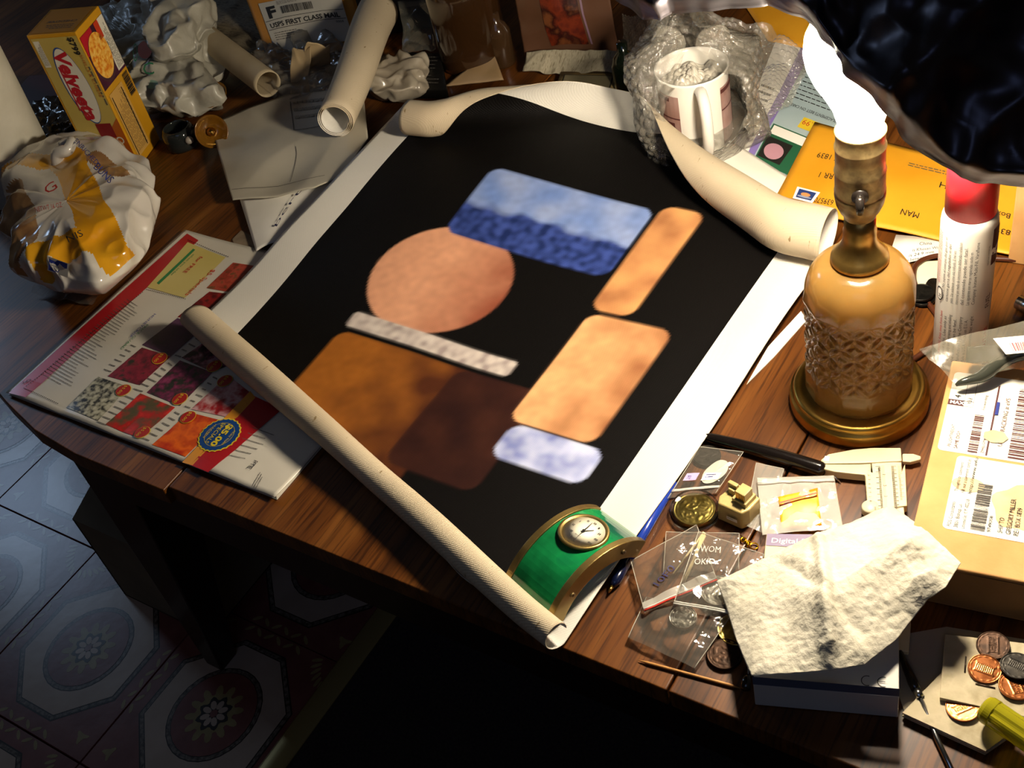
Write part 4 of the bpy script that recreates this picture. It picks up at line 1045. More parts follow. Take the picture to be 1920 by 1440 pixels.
st_ = [(0, .0055), (.0008, .0072), (.003, .0082), (.007, .0083), (.0075, .0080), (.060, .0080)]
for t_, r_r in st_:
    for i in range(36):
        a = 2 * PI * i / 36; rr = r_r * (1 - (.07 if (i % 6 < 2 and t_ > .007) else 0)); vs.append(y0 + dv * t_ + (sidev * math.cos(a) + upv * math.sin(a)) * rr)
for j in range(len(st_) - 1):
    for i in range(36): i2 = (i + 1) % 36; fs.append((j * 36 + i, j * 36 + i2, (j + 1) * 36 + i2, (j + 1) * 36 + i))
fs.append(tuple(range(36))[::-1]); fs.append(tuple((len(st_) - 1) * 36 + i for i in range(36)))
mesh('grip', vs, fs, yel, ye, smooth=False, bevel=.0003)
sd = Thing('screwdriver', 'thin black and chrome precision screwdriver passing under the card stack', 'screwdriver', at(1730, 1320, 0))
sl = [at(1687, 1222, .006), at(1712, 1280, .006), at(1718, 1294, .006)]
tube('handle', [sl[0], sl[1], sl[2]], [.0018, .0032, .0028], MATS['knife_black'], sd, 14); tube('collar', [sl[2], at(1726, 1308, .006)], .0026, steel, sd, 14)
tube('shaft', [at(1724, 1305, .006), at(1757, 1385, .0008 + .0022), at(1790, 1455, .003)], .0016, steel, sd, 10)

# ---- desk clock
h0, h1 = at(1058, 1168, .005), at(1194, 1050, .005)
dd = (h1 - h0); dd.z = 0; CLN = dd.length; dd.normalize(); ww = V((-dd.y, dd.x, 0))
CWD = .049; RISE = .017; TH = .0125
clk = Thing('desk_clock', 'arched green desk clock with brass side rails and round white dial', 'clock', h0 + dd * CLN / 2)
RR = (CLN * CLN / 4 + RISE * RISE) / (2 * RISE); half = math.asin(CLN / 2 / RR)
def arch(s, y, l=0):     # s 0..1 along, y across, l outwards
    a = -half + 2 * half * s; r = RR + TH + l
    return h0 + dd * (CLN / 2 + r * math.sin(a)) + ww * y + V((0, 0, r * math.cos(a) - RR + RISE + .002))
def slab(name, y0_, y1_, lo_, hi_, m, n=24, bev=.0005):
    vs = []; 
    for i in range(n + 1):
        s = i / n
        vs += [arch(s, y0_, lo_), arch(s, y1_, lo_), arch(s, y1_, hi_), arch(s, y0_, hi_)]
    fs = [(0, 1, 2, 3), tuple(n * 4 + k for k in (3, 2, 1, 0))]
    for i in range(n):
        for k in range(4): k2 = (k + 1) % 4; fs.append((i * 4 + k, (i + 1) * 4 + k, (i + 1) * 4 + k2, i * 4 + k2))
    return mesh(name, vs, fs, m, clk, smooth=False, bevel=bev)
cb = M('clock_brass', '8a7444', ['9e8650', '746038'], scale=30, rough=.36, metal=.85, bump=.1, bscale=100)
rail_ = slab('side_rail', 0, .0052, -TH, .0010, cb); slab('side_rail', CWD - .0052, CWD, -TH, .0010, cb)
slab('green_panel', .0054, CWD - .0054, -TH * .8, 0, M('malachite_green', '0c5a30', ['148044', '0a4a3a'], scale=22, rough=.12, coat=.6), bev=0)
sd_ = .63; ctr = arch(sd_, CWD * .5, 0); nrm = (arch(sd_, CWD * .5, .01) - ctr).normalized(); tx_ = (arch(sd_ + .01, CWD * .5) - ctr).normalized()
ctr = ctr - nrm * .0005
lathe('bezel', [(.0, .0002), (.0175, .0002), (.0175, .0014), (.0168, .0022), (.0152, .0022), (.0146, .0010), (0, .0010)], ctr, cb, clk, 56, axis=nrm)
dl_ = lathe('dial', [(.0145, .00135), (0, .0014)], ctr, M('dial_white', 'e6dfc8', rough=.5), clk, 48, axis=nrm)
up_ = (V((.25, .97, 0)) - nrm * V((.25, .97, 0)).dot(nrm)).normalized(); rt_ = up_.cross(nrm).normalized()
P = Print(lambda u, v, l=0: ctr + nrm * (.0015 + l) + rt_ * u + up_ * v, .00012)
nums = ['XII', 'I', 'II', 'III', 'IIII', 'V', 'VI', 'VII', 'VIII', 'IX', 'X', 'XI']
for k, t in enumerate(nums):
    a = k * PI / 6; w_ = .0011 * len(t) ** .7; P.text(t, .0110 * math.sin(a) - w_ / 2 * math.cos(a) + .0009 * math.sin(-a), .0110 * math.cos(a) - .0009 + w_ / 2 * math.sin(a) * 0, .0024, ink, -a * 0, width=w_, bold=.02)
P.text('QUARTZ', -.0025, -.006, .0012, ink, 0, width=.005)
P.build('numerals', dl_)
def hand(name, ang_, L_, w, z):
    a = math.radians(ang_); u_ = rt_ * math.sin(a) + up_ * math.cos(a); s_ = u_.cross(nrm)
    b_ = ctr + nrm * z; mesh(name, [b_ - u_ * .002 - s_ * w, b_ - u_ * .002 + s_ * w, b_ + u_ * L_ + s_ * w * .3, b_ + u_ * L_ - s_ * w * .3], [(0, 1, 2, 3)], ink, dl_, solid=.0002, smooth=False)
hand('hour_hand', 38, .0070, .0005, .0019); hand('minute_hand', -8, .0098, .0005, .0022); hand('second_hand', 170, .0095, .00015, .0025)
lathe('hub', [(0, .0016), (.0010, .0016), (.0010, .0028), (0, .0028)], ctr, ink, dl_, 12, axis=nrm)
for s_ in (.24, .78):
    c_ = arch(s_, 0, -TH * .5); lathe('screw', [(0, 0), (.0019, 0), (.0017, .0010), (.0010, .0013), (0, .0008)], c_, old_brass, rail_, 16, axis=-ww)

# ================================================================ LEFT SIDE
# ---- garden catalogue (lies square to the table edge)
cx0, cy0, cx1, cy1 = -.911, .357, -.585, .602
cth = .0035
cat = Thing('magazine', 'glossy garden catalogue with flower photos and red border at the table corner', 'magazine', ((cx0 + cx1) / 2, (cy0 + cy1) / 2, 0))
def catz(x, y): return cth + .0012 * math.sin((x - cx0) * 30) * math.sin((y - cy0) * 22) + .0018 * sst(.03, 0, y - cy0) * abs(math.sin((x - cx0) * 42))
page_m = M('page_gloss', 'c9c2b2', 'd2ccbe', scale=12, rough=.28)
cov = grid('cover', lambda u, v: V((cx0 + (cx1 - cx0) * u, cy0 + (cy1 - cy0) * v, catz(cx0 + (cx1 - cx0) * u, cy0 + (cy1 - cy0) * v))), 90, 50, page_m, cat, solid=.0004)
for k in range(3):
    e = .0007 * (k + 1); prism('page', [(cx0 + e, cy0 + e), (cx1 - e * .5, cy0 + e), (cx1 - e * .5, cy1 - e), (cx0 + e, cy1 - e)], .0004 + .0006 * k, .0007 + .0006 * k, page_m, cat)
P = Print(lambda u, v, l=0: V((u, v, catz(u, v) + .0002 + l)), .00022)
def photo(name, cols, scale=140, kind='noise'): return M(name, cols[0], cols[1:], scale=scale, rough=.28, kind=kind, lo=.25, hi=.7, detail=3)
CP = lambda x, y: pxy(x, y, cth)
red_b = M('border_red', 'a81c22', rough=.28); yel_b = M('border_orange', 'd8902a', rough=.28)
ph = [(((125, 765), (185, 792), (240, 725), (185, 708)), photo('photo_white_flowers', ['1c1a14', '2c2a1e', 'a8a48c', 'c4c0a8'], 190)),
      (((199, 798), (263, 823), (328, 763), (263, 737)), photo('photo_strawberries', ['3a4a24', '5e4a30', 'b02018', 'd83424'], 90)),
      (((287, 837), (348, 857), (417, 790), (353, 772)), photo('photo_orange_lily', ['8a1212', 'b83418', 'e0641c', 'c04818'], 60)),
      (((203, 707), (262, 722), (320, 668), (267, 653)), photo('photo_red_leaves', ['2a1a1c', '6a1c28', '8a2234', '2c2a1c'], 120)),
      (((275, 735), (337, 760), (398, 697), (337, 675)), photo('photo_purple_stock', ['1a1c1a', '2a2c24', '6a2444', '8a3a5c'], 150)),
      (((358, 767), (433, 785), (473, 740), (427, 703)), photo('photo_begonias', ['5a1418', '9a1e24', 'c8a0a0', 'b03a40'], 70)),
      (((267, 648), (320, 668), (385, 612), (333, 597)), photo('photo_purple', ['3a2038', '54304e', '482844', '2a1c2a'], 60)),
      (((340, 670), (398, 697), (440, 680), (385, 640)), photo('photo_dark_flowers', ['1a1416', '2a1a1c', '8a4a58', 'b08a90'], 170)),
      (((333, 595), (395, 605), (437, 553), (393, 547)), photo('photo_red_hedge', ['2a1010', '6a1418', '8e2020', '3a1a14'], 110)),
      (((387, 540), (437, 550), (480, 500), (437, 492)), photo('photo_azalea', ['3a4020', '8a3424', 'b04838', '6a4a2c'], 130))]
for q, m in ph: P.qd(*[CP(*p) for p in q], m, 0, 6)
# red border strip along the left, orange/red band at the right, yellow coupon
P.qd(CP(17, 738), CP(50, 748), CP(372, 450), CP(351, 438), red_b, 0, 12)
P.qd(CP(342, 868), CP(362, 875), CP(480, 748), CP(470, 735), yel_b, 1, 8)
P.qd(CP(358, 874), CP(392, 889), CP(530, 770), CP(478, 745), red_b, 1, 8)
yc = [CP(276, 539), CP(347, 559), CP(423, 482), CP(352, 454)]; P.qd(*yc, M('coupon_yellow', 'c2b060', 'ccbc74', scale=12, rough=.3), 1, 6)
gz = [CP(294, 531), CP(298, 534), CP(366, 468), CP(362, 466)]; P.qd(*gz, green_ink, 2, 4)
X = V((1, 0)); 
def ctext(t, px, py, size, m, ang, width=None, layer=3): u, v = CP(px, py); P.text(t, u, v, size, m, ang, width=width, layer=layer)
ctext('$5 Specials', 398, 505, .0075, red_ink, PI * 1.5 + .0, .040); ctext('for FREE', 375, 480, .0065, red_ink, PI * 1.5, .026); ctext('when you order', 362, 476, .0045, green_ink, PI * 1.5, .034)
for a, b in (((55, 700), (170, 742)), ((150, 600), (330, 500))):
    pass
def clines(pts, n, m, seed, th=.20):
    m = grey_ink; n = int(n * 1.6)
    """rows of small print in a quad: rows run from first to second corner"""
    a, b, c, d = [V((*CP(*p), 0)) for p in pts]; rr = random.Random(seed)
    for i in range(n):
        t = (i + .5) / n; l = a.lerp(d, t); r = b.lerp(c, t); up = (d - a) / n * th; s = 0; e = rr.uniform(.6, 1)
        while s < e:
            w = rr.uniform(.012, .045); p0 = l.lerp(r, s); p1 = l.lerp(r, min(1, s + w)); P.poly([p0[:2], p1[:2], (p1 + up)[:2], (p0 + up)[:2]], m, 1); s += w + .012
clines(((75, 705), (130, 735), (270, 580), (240, 560)), 20, grey_ink, 1, .2)
clines(((178, 800), (195, 806), (255, 745), (238, 738)), 4, ink, 2); clines(((262, 830), (280, 838), (345, 775), (332, 768)), 4, ink, 3)
clines(((243, 735), (268, 742), (330, 685), (320, 676)), 4, ink, 4); clines(((340, 768), (352, 772), (415, 708), (403, 702)), 4, ink, 5)
clines(((190, 700), (205, 705), (262, 650), (250, 645)), 4, ink, 6); clines(((320, 672), (336, 676), (384, 638), (372, 630)), 3, ink, 7)
clines(((420, 860), (470, 870), (520, 815), (480, 800)), 4, grey_ink, 8, .12); clines(((470, 912), (490, 880), (500, 884), (482, 918)), 2, ink, 9, .3)
ctext('HONEYCRISP', 290, 590, .0042, blue_ink, PI / 2 * 3, .034); ctext('PRICE GUARD', 276, 610, .0042, green_ink, PI / 2 * 3, .036)
ctext('CPT', 60, 712, .005, ink, PI * 1.25); ctext('PTE', 478, 865, .006, ink, PI * 1.5)
def dash(a, b, n=40):
    a, b = V((*CP(*a), 0)), V((*CP(*b), 0)); d = (b - a) / n; s = V((-d.y, d.x, 0)).normalized() * .0004
    for i in range(n): p0 = a + d * i; p1 = a + d * (i + .55); P.poly([(p0 - s)[:2], (p1 - s)[:2], (p1 + s)[:2], (p0 + s)[:2]], ink, 2)
dash((46, 730), (112, 760), 22); dash((275, 543), (350, 562), 22); dash((352, 450), (430, 482), 22); dash((50, 727), (270, 547), 60)
dotr = M('dot_red', 'a8201c', rough=.28); yt = M('seal_yellow', 'd8c030', rough=.28); sealb = M('seal_blue', '16407e', rough=.28)
for x, y in ((232, 733), (337, 748), (268, 813), (353, 783), (300, 673), (422, 715), (402, 687)):
    c = CP(x, y); P.ell(c, .0072, .0072, yt, 3); P.ell(c, .0067, .0067, dotr, 4); P.text('$5.00', c[0] - .0025, c[1] + .0055, .0042, yt, -PI / 2, width=.011, layer=5)
c = CP(413, 818); P.ell(c, .0185, .0185, yt, 3, 72, wob=.035, k=24); P.ell(c, .0172, .0172, sealb, 4, 72, wob=.03, k=24); P.ring(c, .0128, .0131, yt, 5)
P.text('$5.00', c[0] + .000, c[1] + .0125, .0082, yt, -PI / 2, width=.025, layer=6, bold=.04); P.text('SPECIALS', c[0] - .0065, c[1] + .0118, .0055, yt, -PI / 2, width=.0235, layer=6); P.text('HUNDREDS', c[0] - .0118, c[1] + .008, .0030, yt, -PI / 2, width=.016, layer=6); P.text('MORE THAN', c[0] + .0095, c[1] + .008, .0028, yt, -PI / 2, width=.016, layer=6)
P.build('print', cov)

# ---- paper towel roll at far left
rc = V((-1.197, .610, .001)); rolm = M('roll_paper', 'c9c4b2', 'd3cebd', scale=30, rough=.9, bump=.5, bscale=120, bdist=.001)
tr = Thing('paper_towel_roll', 'thick white paper towel roll standing at the left picture edge', 'paper towel roll', rc)
lathe('roll', [(.018, 0), (.055, 0), (.0562, .002), (.0565, .10), (.0562, .268), (.055, .27), (.018, .27), (.018, 0)], rc, rolm, tr, 64, axis=(.10, -.03, 1))
tw_ = rc + V((.027, -.01, .27)); 
grid('loose_sheet', crumple(quadf(rc + V((-.02, -.055, .20)), rc + V((.085, .02, .215)), rc + V((.088, .035, .285)), rc + V((-.01, -.05, .285))), .004, 40, 2), 30, 20, rolm, tr, solid=.0005)

# ---- tall macaroni box
BHh = .165
m0 = at(141, 60, BHh); m0 = V((m0.x, m0.y, 0)); ma = at(49, 67, BHh); mb = at(197, 10, BHh)
d1 = (V((ma.x, ma.y, 0)) - m0); w1 = d1.length; d1.normalize(); d2 = V((d1.y, -d1.x, 0)); 
if d2.dot(V((mb.x, mb.y, 0)) - m0) < 0: d2 = -d2
w2 = (V((mb.x, mb.y, 0)) - m0).length
mac = Thing('food_box', 'tall yellow macaroni and cheese carton standing between paper roll and grocery bag', 'box', m0 + d1 * w1 / 2 + d2 * w2 / 2)
mac_y = M('carton_yellow', 'c28a18', 'cc961e', scale=8, rough=.35); mac_o = M('carton_orange', 'b05a1a', rough=.35)
mcr = prism('carton', [m0, m0 + d1 * w1, m0 + d1 * w1 + d2 * w2, m0 + d2 * w2], .0005, BHh, mac_y, mac, bevel=.0008)
# long panel facing left-front: u runs up, v runs towards the corner
fA = lambda u, v, l=0: m0 + d1 * (w1 - u) - d2 * (l + .0002) + V((0, 0, v))      # u from outer left edge to shared corner
P = Print(fA, .0002); pale = M('carton_pale', 'c8ba84', 'd2c692', scale=12, rough=.35)
mr = M('logo_red', 'b01c28', rough=.35); mb_ = M('logo_blue', '2a4a8a', rough=.35); mw = M('logo_white', 'd8d2c0', rough=.35)
P.rect(.003, .035, w1 - .001, BHh - .004, M('carton_gradient', 'b8a050', 'c4ac58', scale=10, rough=.35), 0)
P.poly([(.001, .0), (w1, .0), (w1, .064), (w1 * .6, .040), (.001, .032)], mac_o, 1)
P.ell((w1 * .52, .104), .0150, .046, mb_, 1, 40, .05); P.ell((w1 * .53, .104), .0142, .0445, mw, 2, 40, .05)
P.text('Velveeta', w1 * .36, .147, .0215, mr, -PI / 2 + .02, width=.084, layer=3, shear=.15, bold=.045)
P.rect(w1 * .33, .075, w1 * .355, .128, mr, 3)
P.text('$799', w1 * .80, .160, .0095, ink, -PI / 2, width=.020, layer=3, bold=.03)
P.rect(.0045, .128, .0115, .158, mw, 1); P.lines(.005, .130, .011, .157, 4, grey_ink, 'v', 2)
P.rect(w1 * .50, .040, w1 * .82, .058, M('logo_crimson', '7a1016', rough=.35), 2); P.ring((w1 * .86, .036), .003, .0045, mw, 2, 20)
P.lines(w1 * .9, .08, w1 * .97, .15, 1, grey_ink, 'v', 2); P.text('SHELLS & CHEESE', w1 * .88, .140, .0045, mac_o, -PI / 2, width=.05, layer=3)
P.build('printing', mcr)
fB = lambda u, v, l=0: m0 + d2 * u - d1 * (l + .0002) + V((0, 0, v))
P = Print(fB, .0002)
P.rect(.0015, .095, w2 - .001, BHh - .008, M('picture_dark', '3a1a2a', '52203a', scale=60, rough=.35), 0)
P.rect(.0015, .135, w2 * .45, BHh - .008, mr, 1)
P.ell((w2 * .40, .124), .0195, .0275, M('bowl_rim', '4a2c34', rough=.35), 1, 30); P.ell((w2 * .40, .126), .0180, .0250, M('macaroni', 'd8781c', ['e8a83c', 'f0c060'], scale=220, rough=.35), 2, 30)
P.rect(w2 * .70, .098, w2 - .002, BHh - .008, mw, 1); P.rect(w2 * .58, .138, w2 * .74, BHh - .008, M('logo_scarlet', 'c03a1c', rough=.35), 2); P.lines(w2 * .73, .10, w2 * .98, .154, 6, grey_ink, 'v', 2)
P.rect(.004, .010, w2 * .62, .088, M('facts_panel', 'c89c50', rough=.4), 1); P.lines(.006, .014, w2 * .58, .086, 11, ink, 'v', 2, 7, .2); P.rect(.006, .012, .0072, .084, ink, 3); P.rect(w2 * .52, .012, w2 * .545, .084, ink, 3)
P.barcode(w2 * .72, .066, w2 * .93, .092, ink, 2, 22, 'v', 6)
P.build('printing', mcr)
P = Print(lambda u, v, l=0: m0 + d1 * u + d2 * v + V((0, 0, BHh + .0002 + l)), .0002)
P.rect(.004, .002, w1 - .004, w2 - .003, M('carton_top', 'b07c24', 'ba8630', scale=10, rough=.4), 0); P.text('CHEDDAR', .010, .022, .006, grey_ink, .0, width=.036, layer=1); P.lines(.01, .008, w1 - .008, .018, 3, grey_ink, 'u', 1)
P.build('printing', mcr)

# ---- bag of buns
bc = at(160, 440, .03)
bb = Thing('bread_bag', 'knotted clear bread bag with yellow band in front of the macaroni box', 'bread bag', (bc.x, bc.y, 0))
outl_px = [(285, 425), (283, 360), (250, 305), (208, 278), (150, 268), (110, 290), (62, 302), (18, 345), (20, 395), (45, 460), (75, 535), (130, 545), (190, 548), (235, 510)]
ol = [at(x, y, .03) for x, y in outl_px]; olr = []
for p in ol: d = V((p.x - bc.x, p.y - bc.y)); olr.append((math.atan2(d.y, d.x), d.length))
olr.sort()
def orad(a):
    n = len(olr)
    for i in range(n):
        a0_, r0_ = olr[i]; a1_, r1_ = olr[(i + 1) % n]
        if i == n - 1: a1_ += 2 * PI
        aa = a if a >= a0_ else a + 2 * PI
        if a0_ <= aa <= a1_: t = (aa - a0_) / (a1_ - a0_); return r0_ * (1 - t) + r1_ * t
    return .07
olr = [((a + PI) % (2 * PI) - PI, r) for a, r in olr]; olr.sort()
def bagf(u, v):
    a = 2 * PI * u - PI; R = orad(a); ph = v * PI
    rr = R * math.sin(ph) ** .75 * .97; z = .034 - .033 * math.cos(ph) * (1 if v < .5 else 1.25)
    p = V((bc.x + rr * math.cos(a), bc.y + rr * math.sin(a), z)); k = math.sin(ph)
    fold = ridged(V((a * .9, v * 1.2, .4)), 2.2, 3) * .010 + nz(p, 32, .010, 4) + ridged(p, 45, 6) * .003
    return p + V((math.cos(a), math.sin(a), .8)) * (fold * k - .004)
bagw = M('bag_white', 'c4bdb2', 'cfc9be', scale=20, rough=.22, coat=.6, bump=.3, bscale=60); bagy = M('bag_yellow', 'c98a14', 'd49a1e', scale=20, rough=.2, coat=.6, bump=.3, bscale=60); bagb = M('bag_bread', '8a6440', ['a07a50', '6e4a2c'], scale=25, rough=.25, coat=.6)
def flat0(q): return V((q.x, q.y, 0))
Ya, Yb, Yc, Yd, Ye, Yf, Yg, Yh, Yi, Yj = [flat0(at(x, y, h)) for x, y, h in ((128, 300, .07), (205, 470, .06), (110, 535, .02), (215, 505, .03), (30, 350, .03), (95, 315, .06), (185, 310, .06), (235, 350, .05), (40, 420, .03), (70, 500, .03))]
def bagm(u, v):
    p = bagf(u, v); x = (p.x - bc.x) * 11; y = (p.y - bc.y) * 11; t = x * .8 + y * .35 + .12 * math.sin(y * 4)
    if v > .5:
        w = nz(p, 22, .005, 8)
        def dl(a, b):
            ab = b - a; q = V((p.x, p.y, 0)) - a; t_ = max(0, min(1, q.dot(ab) / ab.dot(ab))); return (q - ab * t_).length + w
        if dl(Ya, Yb) < .0165 or dl(Yc, Yd) < .013 or dl(Ye, Yf) < .012: return 1
        if dl(Yg, Yh) < .010: return 2
        if dl(Yi, Yj) < .022: return 2
    return 0
grid('bag', bagf, 320, 170, [bagw, bagy, bagb], bb, closeu=True, fm=bagm)
kn_ = at(108, 290, .075)
tube('knot', spline([kn_ + V((-.004, -.004, -.02)), kn_, kn_ + V((.012, .006, .004)), kn_ + V((.006, .018, .006)), kn_ + V((-.004, .010, .004))], 5), [.008 - .0002 * i for i in range(21)], bagw, bb, 12)
grid('loose_end', crumple(quadf(at(60, 555, .001), at(170, 575, .001), at(225, 520, .012), at(85, 500, .014)), .004, 40, 2), 26, 16, thin, bb)
def bagtop(px, py, l=0):
    """point on the upper side of the bag under a pixel"""
    best = None
    for k in range(60):
        z = .010 + k * .0015; p = at(px, py, z); d = V((p.x - bc.x, p.y - bc.y)); a = math.atan2(d.y, d.x); R = orad(a) * .97; q = min(1, d.length / R)
        zz = .034 + .033 * 1.25 * math.sqrt(max(0, 1 - q ** 2.6))
        if best is None or abs(zz - z) < best[0]: best = (abs(zz - z), p)
    return best[1] + V((.0, -.0, .012 + l))
def bagtext(t, a, b, size, m, rows=1):
    """text running between two pixels over the bag surface"""
    P = Print(lambda u, v, l=0: bagtop(a[0] + (b[0] - a[0]) * u + (b[1] - a[1]) * -v * -1, a[1] + (b[1] - a[1]) * u - (b[0] - a[0]) * v * 1, l), .0004)
    P.text(t, 0, 0, size, m, 0, width=1.0); return P
for i, (t, a, b, s_, m) in enumerate((('NETWT 16 OZ', (78, 418), (128, 408), .26, red_ink), ('NIS', (140, 475), (168, 462), .6, ink), ('G', (100, 385), (120, 372), 1.0, red_ink), ('ENRICHED', (148, 285), (190, 330), .22, blue_ink), ('BUNS', (185, 335), (215, 365), .5, blue_ink))):
    bagtext(t, a, b, s_, m).build('lettering', bb)
P = Print(lambda u, v, l=0: bagtop(100 + 38 * u + 2 * v, 520 + 14 * u - 26 * v + 6, l), .0004); P.rect(0, 0, 1, 1, mw, 0, 3); P.rect(.06, .06, .94, .94, blue_ink, 1, 3); P.ell((.5, .5), .3, .28, mw, 2, 12, wob=.3, k=4); P.build('emblem', bb)

# ---- grocery bag
def blob(name, label, cat, px, hc, top, m, seed, amp=.012, sc_=28, nu=110, nv=60, base=.001, pw=.8, matf=None, mats=None, thing=None):
    pts = [at(x, y, hc) for x, y in px]; c = sum(pts, V((0, 0, 0))) / len(pts)
    rr_ = sorted((math.atan2(p.y - c.y, p.x - c.x), (V((p.x - c.x, p.y - c.y))).length) for p in pts)
    def R(a):
        n = len(rr_)
        for i in range(n):
            a0_, r0_ = rr_[i]; a1_, r1_ = rr_[(i + 1) % n]
            if i == n - 1: a1_ += 2 * PI
            aa = a if a >= a0_ else a + 2 * PI
            if a0_ <= aa <= a1_: t = (aa - a0_) / max(1e-6, a1_ - a0_); t = t * t * (3 - 2 * t); return r0_ * (1 - t) + r1_ * t
        return r0_
    def f(u, v):
        a = 2 * PI * u - PI; ph = v * PI; s = math.sin(ph); r = R(a) * s ** pw * .97
        z = base + (hc - base) * (1 - math.cos(ph)) if v < .5 else hc + (top - hc) * -math.cos(ph)
        p = V((c.x + r * math.cos(a), c.y + r * math.sin(a), max(z, base)))
        k = min(1, s * 1.3); q = p + V((math.cos(a), math.sin(a), .9)) * ((ridged(p, sc_, seed) - .4) * amp * k) + V((nz(p, sc_ * 2.4, amp * .4, seed), nz(p, sc_ * 2.4, amp * .4, seed + 2), nz(p, sc_ * 2.1, amp * .5, seed + 4)))
        q.z = max(q.z, base); return q
    o = grid(name, f, nu, nv, mats or m, thing, closeu=True, fm=matf)
    if not thing: tag(o, label, cat)
    return o, f
plas = M('bag_plastic', '9c988a', 'a8a496', scale=20, rough=.42, coat=.1, bump=.6, bscale=90, bdist=.002)
gb = Thing('grocery_bag', 'crumpled white plastic grocery bag with orange and green print behind carton', 'plastic bag', at(310, 130, 0))
blob('bag', '', '', [(205, 30), (300, 22), (330, 10), (372, 20), (372, 80), (400, 150), (425, 195), (370, 210), (280, 205), (240, 150), (222, 90)], .030, .062, plas, 4, .015, 31, 200, 110, thing=gb)
blob('handle_loop', '', '', [(312, 5), (340, 0), (372, 12), (374, 60), (350, 100), (318, 110), (305, 60)], .072, .105, plas, 9, .012, 32, 110, 60, base=.05, thing=gb)
P = Print(lambda u, v, l=0: at(255 + 60 * u, 105 - 60 * v, .088 - .02 * (1 - v)) + V((0, 0, l)), .0005)
P.ell((.28, .18), .22, .28, M('print_orange', 'b04a1c', rough=.4), 0, 20); P.text('C', .25, -.62, .55, green_ink, .1); P.ring((-.02, .1), .18, .22, green_ink, 0, 20, .3, 1.3); P.ell((.5, -.9), .22, .14, M('print_pale_green', '8aa890', rough=.4), 0)
P.build('print', gb)

# ---- tubes and rolled canvas at the back
def pipe(name, p0, p1, r0, r1, wall, m, parent, turns=1.0, spiral=0, seg=56, flat=1.0, bend=None):
    ax = (p1 - p0).normalized(); s = ax.cross(V((0, 0, 1))).normalized(); u_ = s.cross(ax); N_ = int(seg * turns)
    def f(u, v):
        a = 2 * PI * turns * u - PI / 2; r = (r0 * (1 - v) + r1 * v) - spiral * u * turns
        c = p0.lerp(p1, v) + (bend(v) if bend else V((0, 0, 0)))
        return c + s * (r * math.cos(a)) + u_ * (r * flat * math.sin(a)) + ax * (.0016 * math.sin(a * .5 + u * 9) if spiral else 0)
    return grid(name, f, N_, 24, m, parent, solid=wall, moff=1 if isinstance(m, list) else 0, soff=0)
tubem = M('mailing_tube_board', 'a8987a', 'b2a284', scale=25, rough=.75)
mt = Thing('mailing_tube', 'pale cardboard mailing tube lying open end forward behind amber cups', 'tube', at(450, 120, 0))
p0, p1 = at(503, 158, .036), at(372, 58, .045)
pipe('tube', p0, p1, .0145, .0145, .0012, tubem, mt)
lathe('end_plug', [(0, 0), (.0135, 0), (.0135, .001), (0, .001)], p0 + (p1 - p0) * .28, M('plug_board', '7a6c54', rough=.8), mt, 32, axis=(p1 - p0))
rc_ = Thing('rolled_canvas', 'tightly rolled linen canvas lying with spiral end above large envelope', 'canvas roll', at(680, 130, 0))
p0, p1 = at(628, 226, .046), at(712, 18, .046)
pipe('roll', p0, p1, .0190, .0235, .0004, [cv_white, cv_back], rc_, turns=3.2, spiral=.0016, seg=44, bend=lambda v: V((.004 * math.sin(v * 5), 0, .004 * math.sin(v * 4))))
bpy.data.objects['roll.001' if 'roll.001' in bpy.data.objects else 'roll']

# ---- paper sheets at left of canvas
o = pprism('card_disc', [(436, 448), (452, 432), (490, 450), (500, 475), (470, 478), (440, 462)], .0015, .0004, M('card_brown', '84745e', '6a5a48', scale=60, rough=.7)); tag(o, 'small rounded brown printed card between catalogue and white paper', 'card')
wp = Thing('letter', 'white letter with cursive handwriting poking out below the large envelope', 'paper', at(520, 410, 0))
wqf = quadf(at(480, 471, .006), at(555, 440, .010), at(640, 315, .016), at(449, 372, .006))
grid('sheet', lambda u, v: wqf(u, v) + V((0, 0, .002 * math.sin(u * 5))), 20, 20, paper_w, wp, solid=.0004)
P = Print(lambda u, v, l=0: at(540 + 26 * u - 14 * v * 0, 420 - 60 * u - 0 * v, .018) + V((0, 0, l)), .0002)
P.f = lambda u, v, l=0: wqf(.48 + v * -.25 + .25 * u, .22 + .60 * u) + V((0, 0, .0035 + l))
P.text('berti', 0, 0, .42, M('pen_ink', '2a2a48', rough=.6), 0, width=.95, shear=.2); P.build('handwriting', wp)
big = Thing('large_envelope', 'large translucent white envelope lying flat left of the canvas print', 'envelope', at(550, 280, 0))
bgq = coons([at(437, 377, .012), at(520, 370, .015), at(590, 358, .018), at(640, 330, .022)], [at(392, 228, .014), at(455, 207, .016), at(540, 180, .018), at(680, 160, .030)], [at(437, 377, .012), at(414, 300, .013), at(392, 228, .014)], [at(640, 330, .022), at(690, 260, .024), at(680, 160, .030)])
gl_ = M('glassine', 'a9a291', 'b7b09e', scale=14, rough=.5, bump=.1, bscale=40)
bgf = lambda u, v: bgq(u, v) + V((0, 0, nz(bgq(u, v), 18, .004, 3) + ridged(bgq(u, v), 14, 2) * .0016))
grid('envelope_body', bgf, 70, 50, gl_, big, solid=.0006)
P = Print(lambda u, v, l=0: bgf(u, v) + V((0, 0, l + .0004)), .0002)
for q in ((.02, .10, .80, .105), (.50, .62, .85, .625), (.50, .62, .505, .92), (.50, .12, .504, .45)): P.rect(*q, grey_ink, 0, 6)
P.lines(.52, .70, .80, .92, 3, M('faint_ink', '8e8776', rough=.7), 'u'); P.build('print', big)

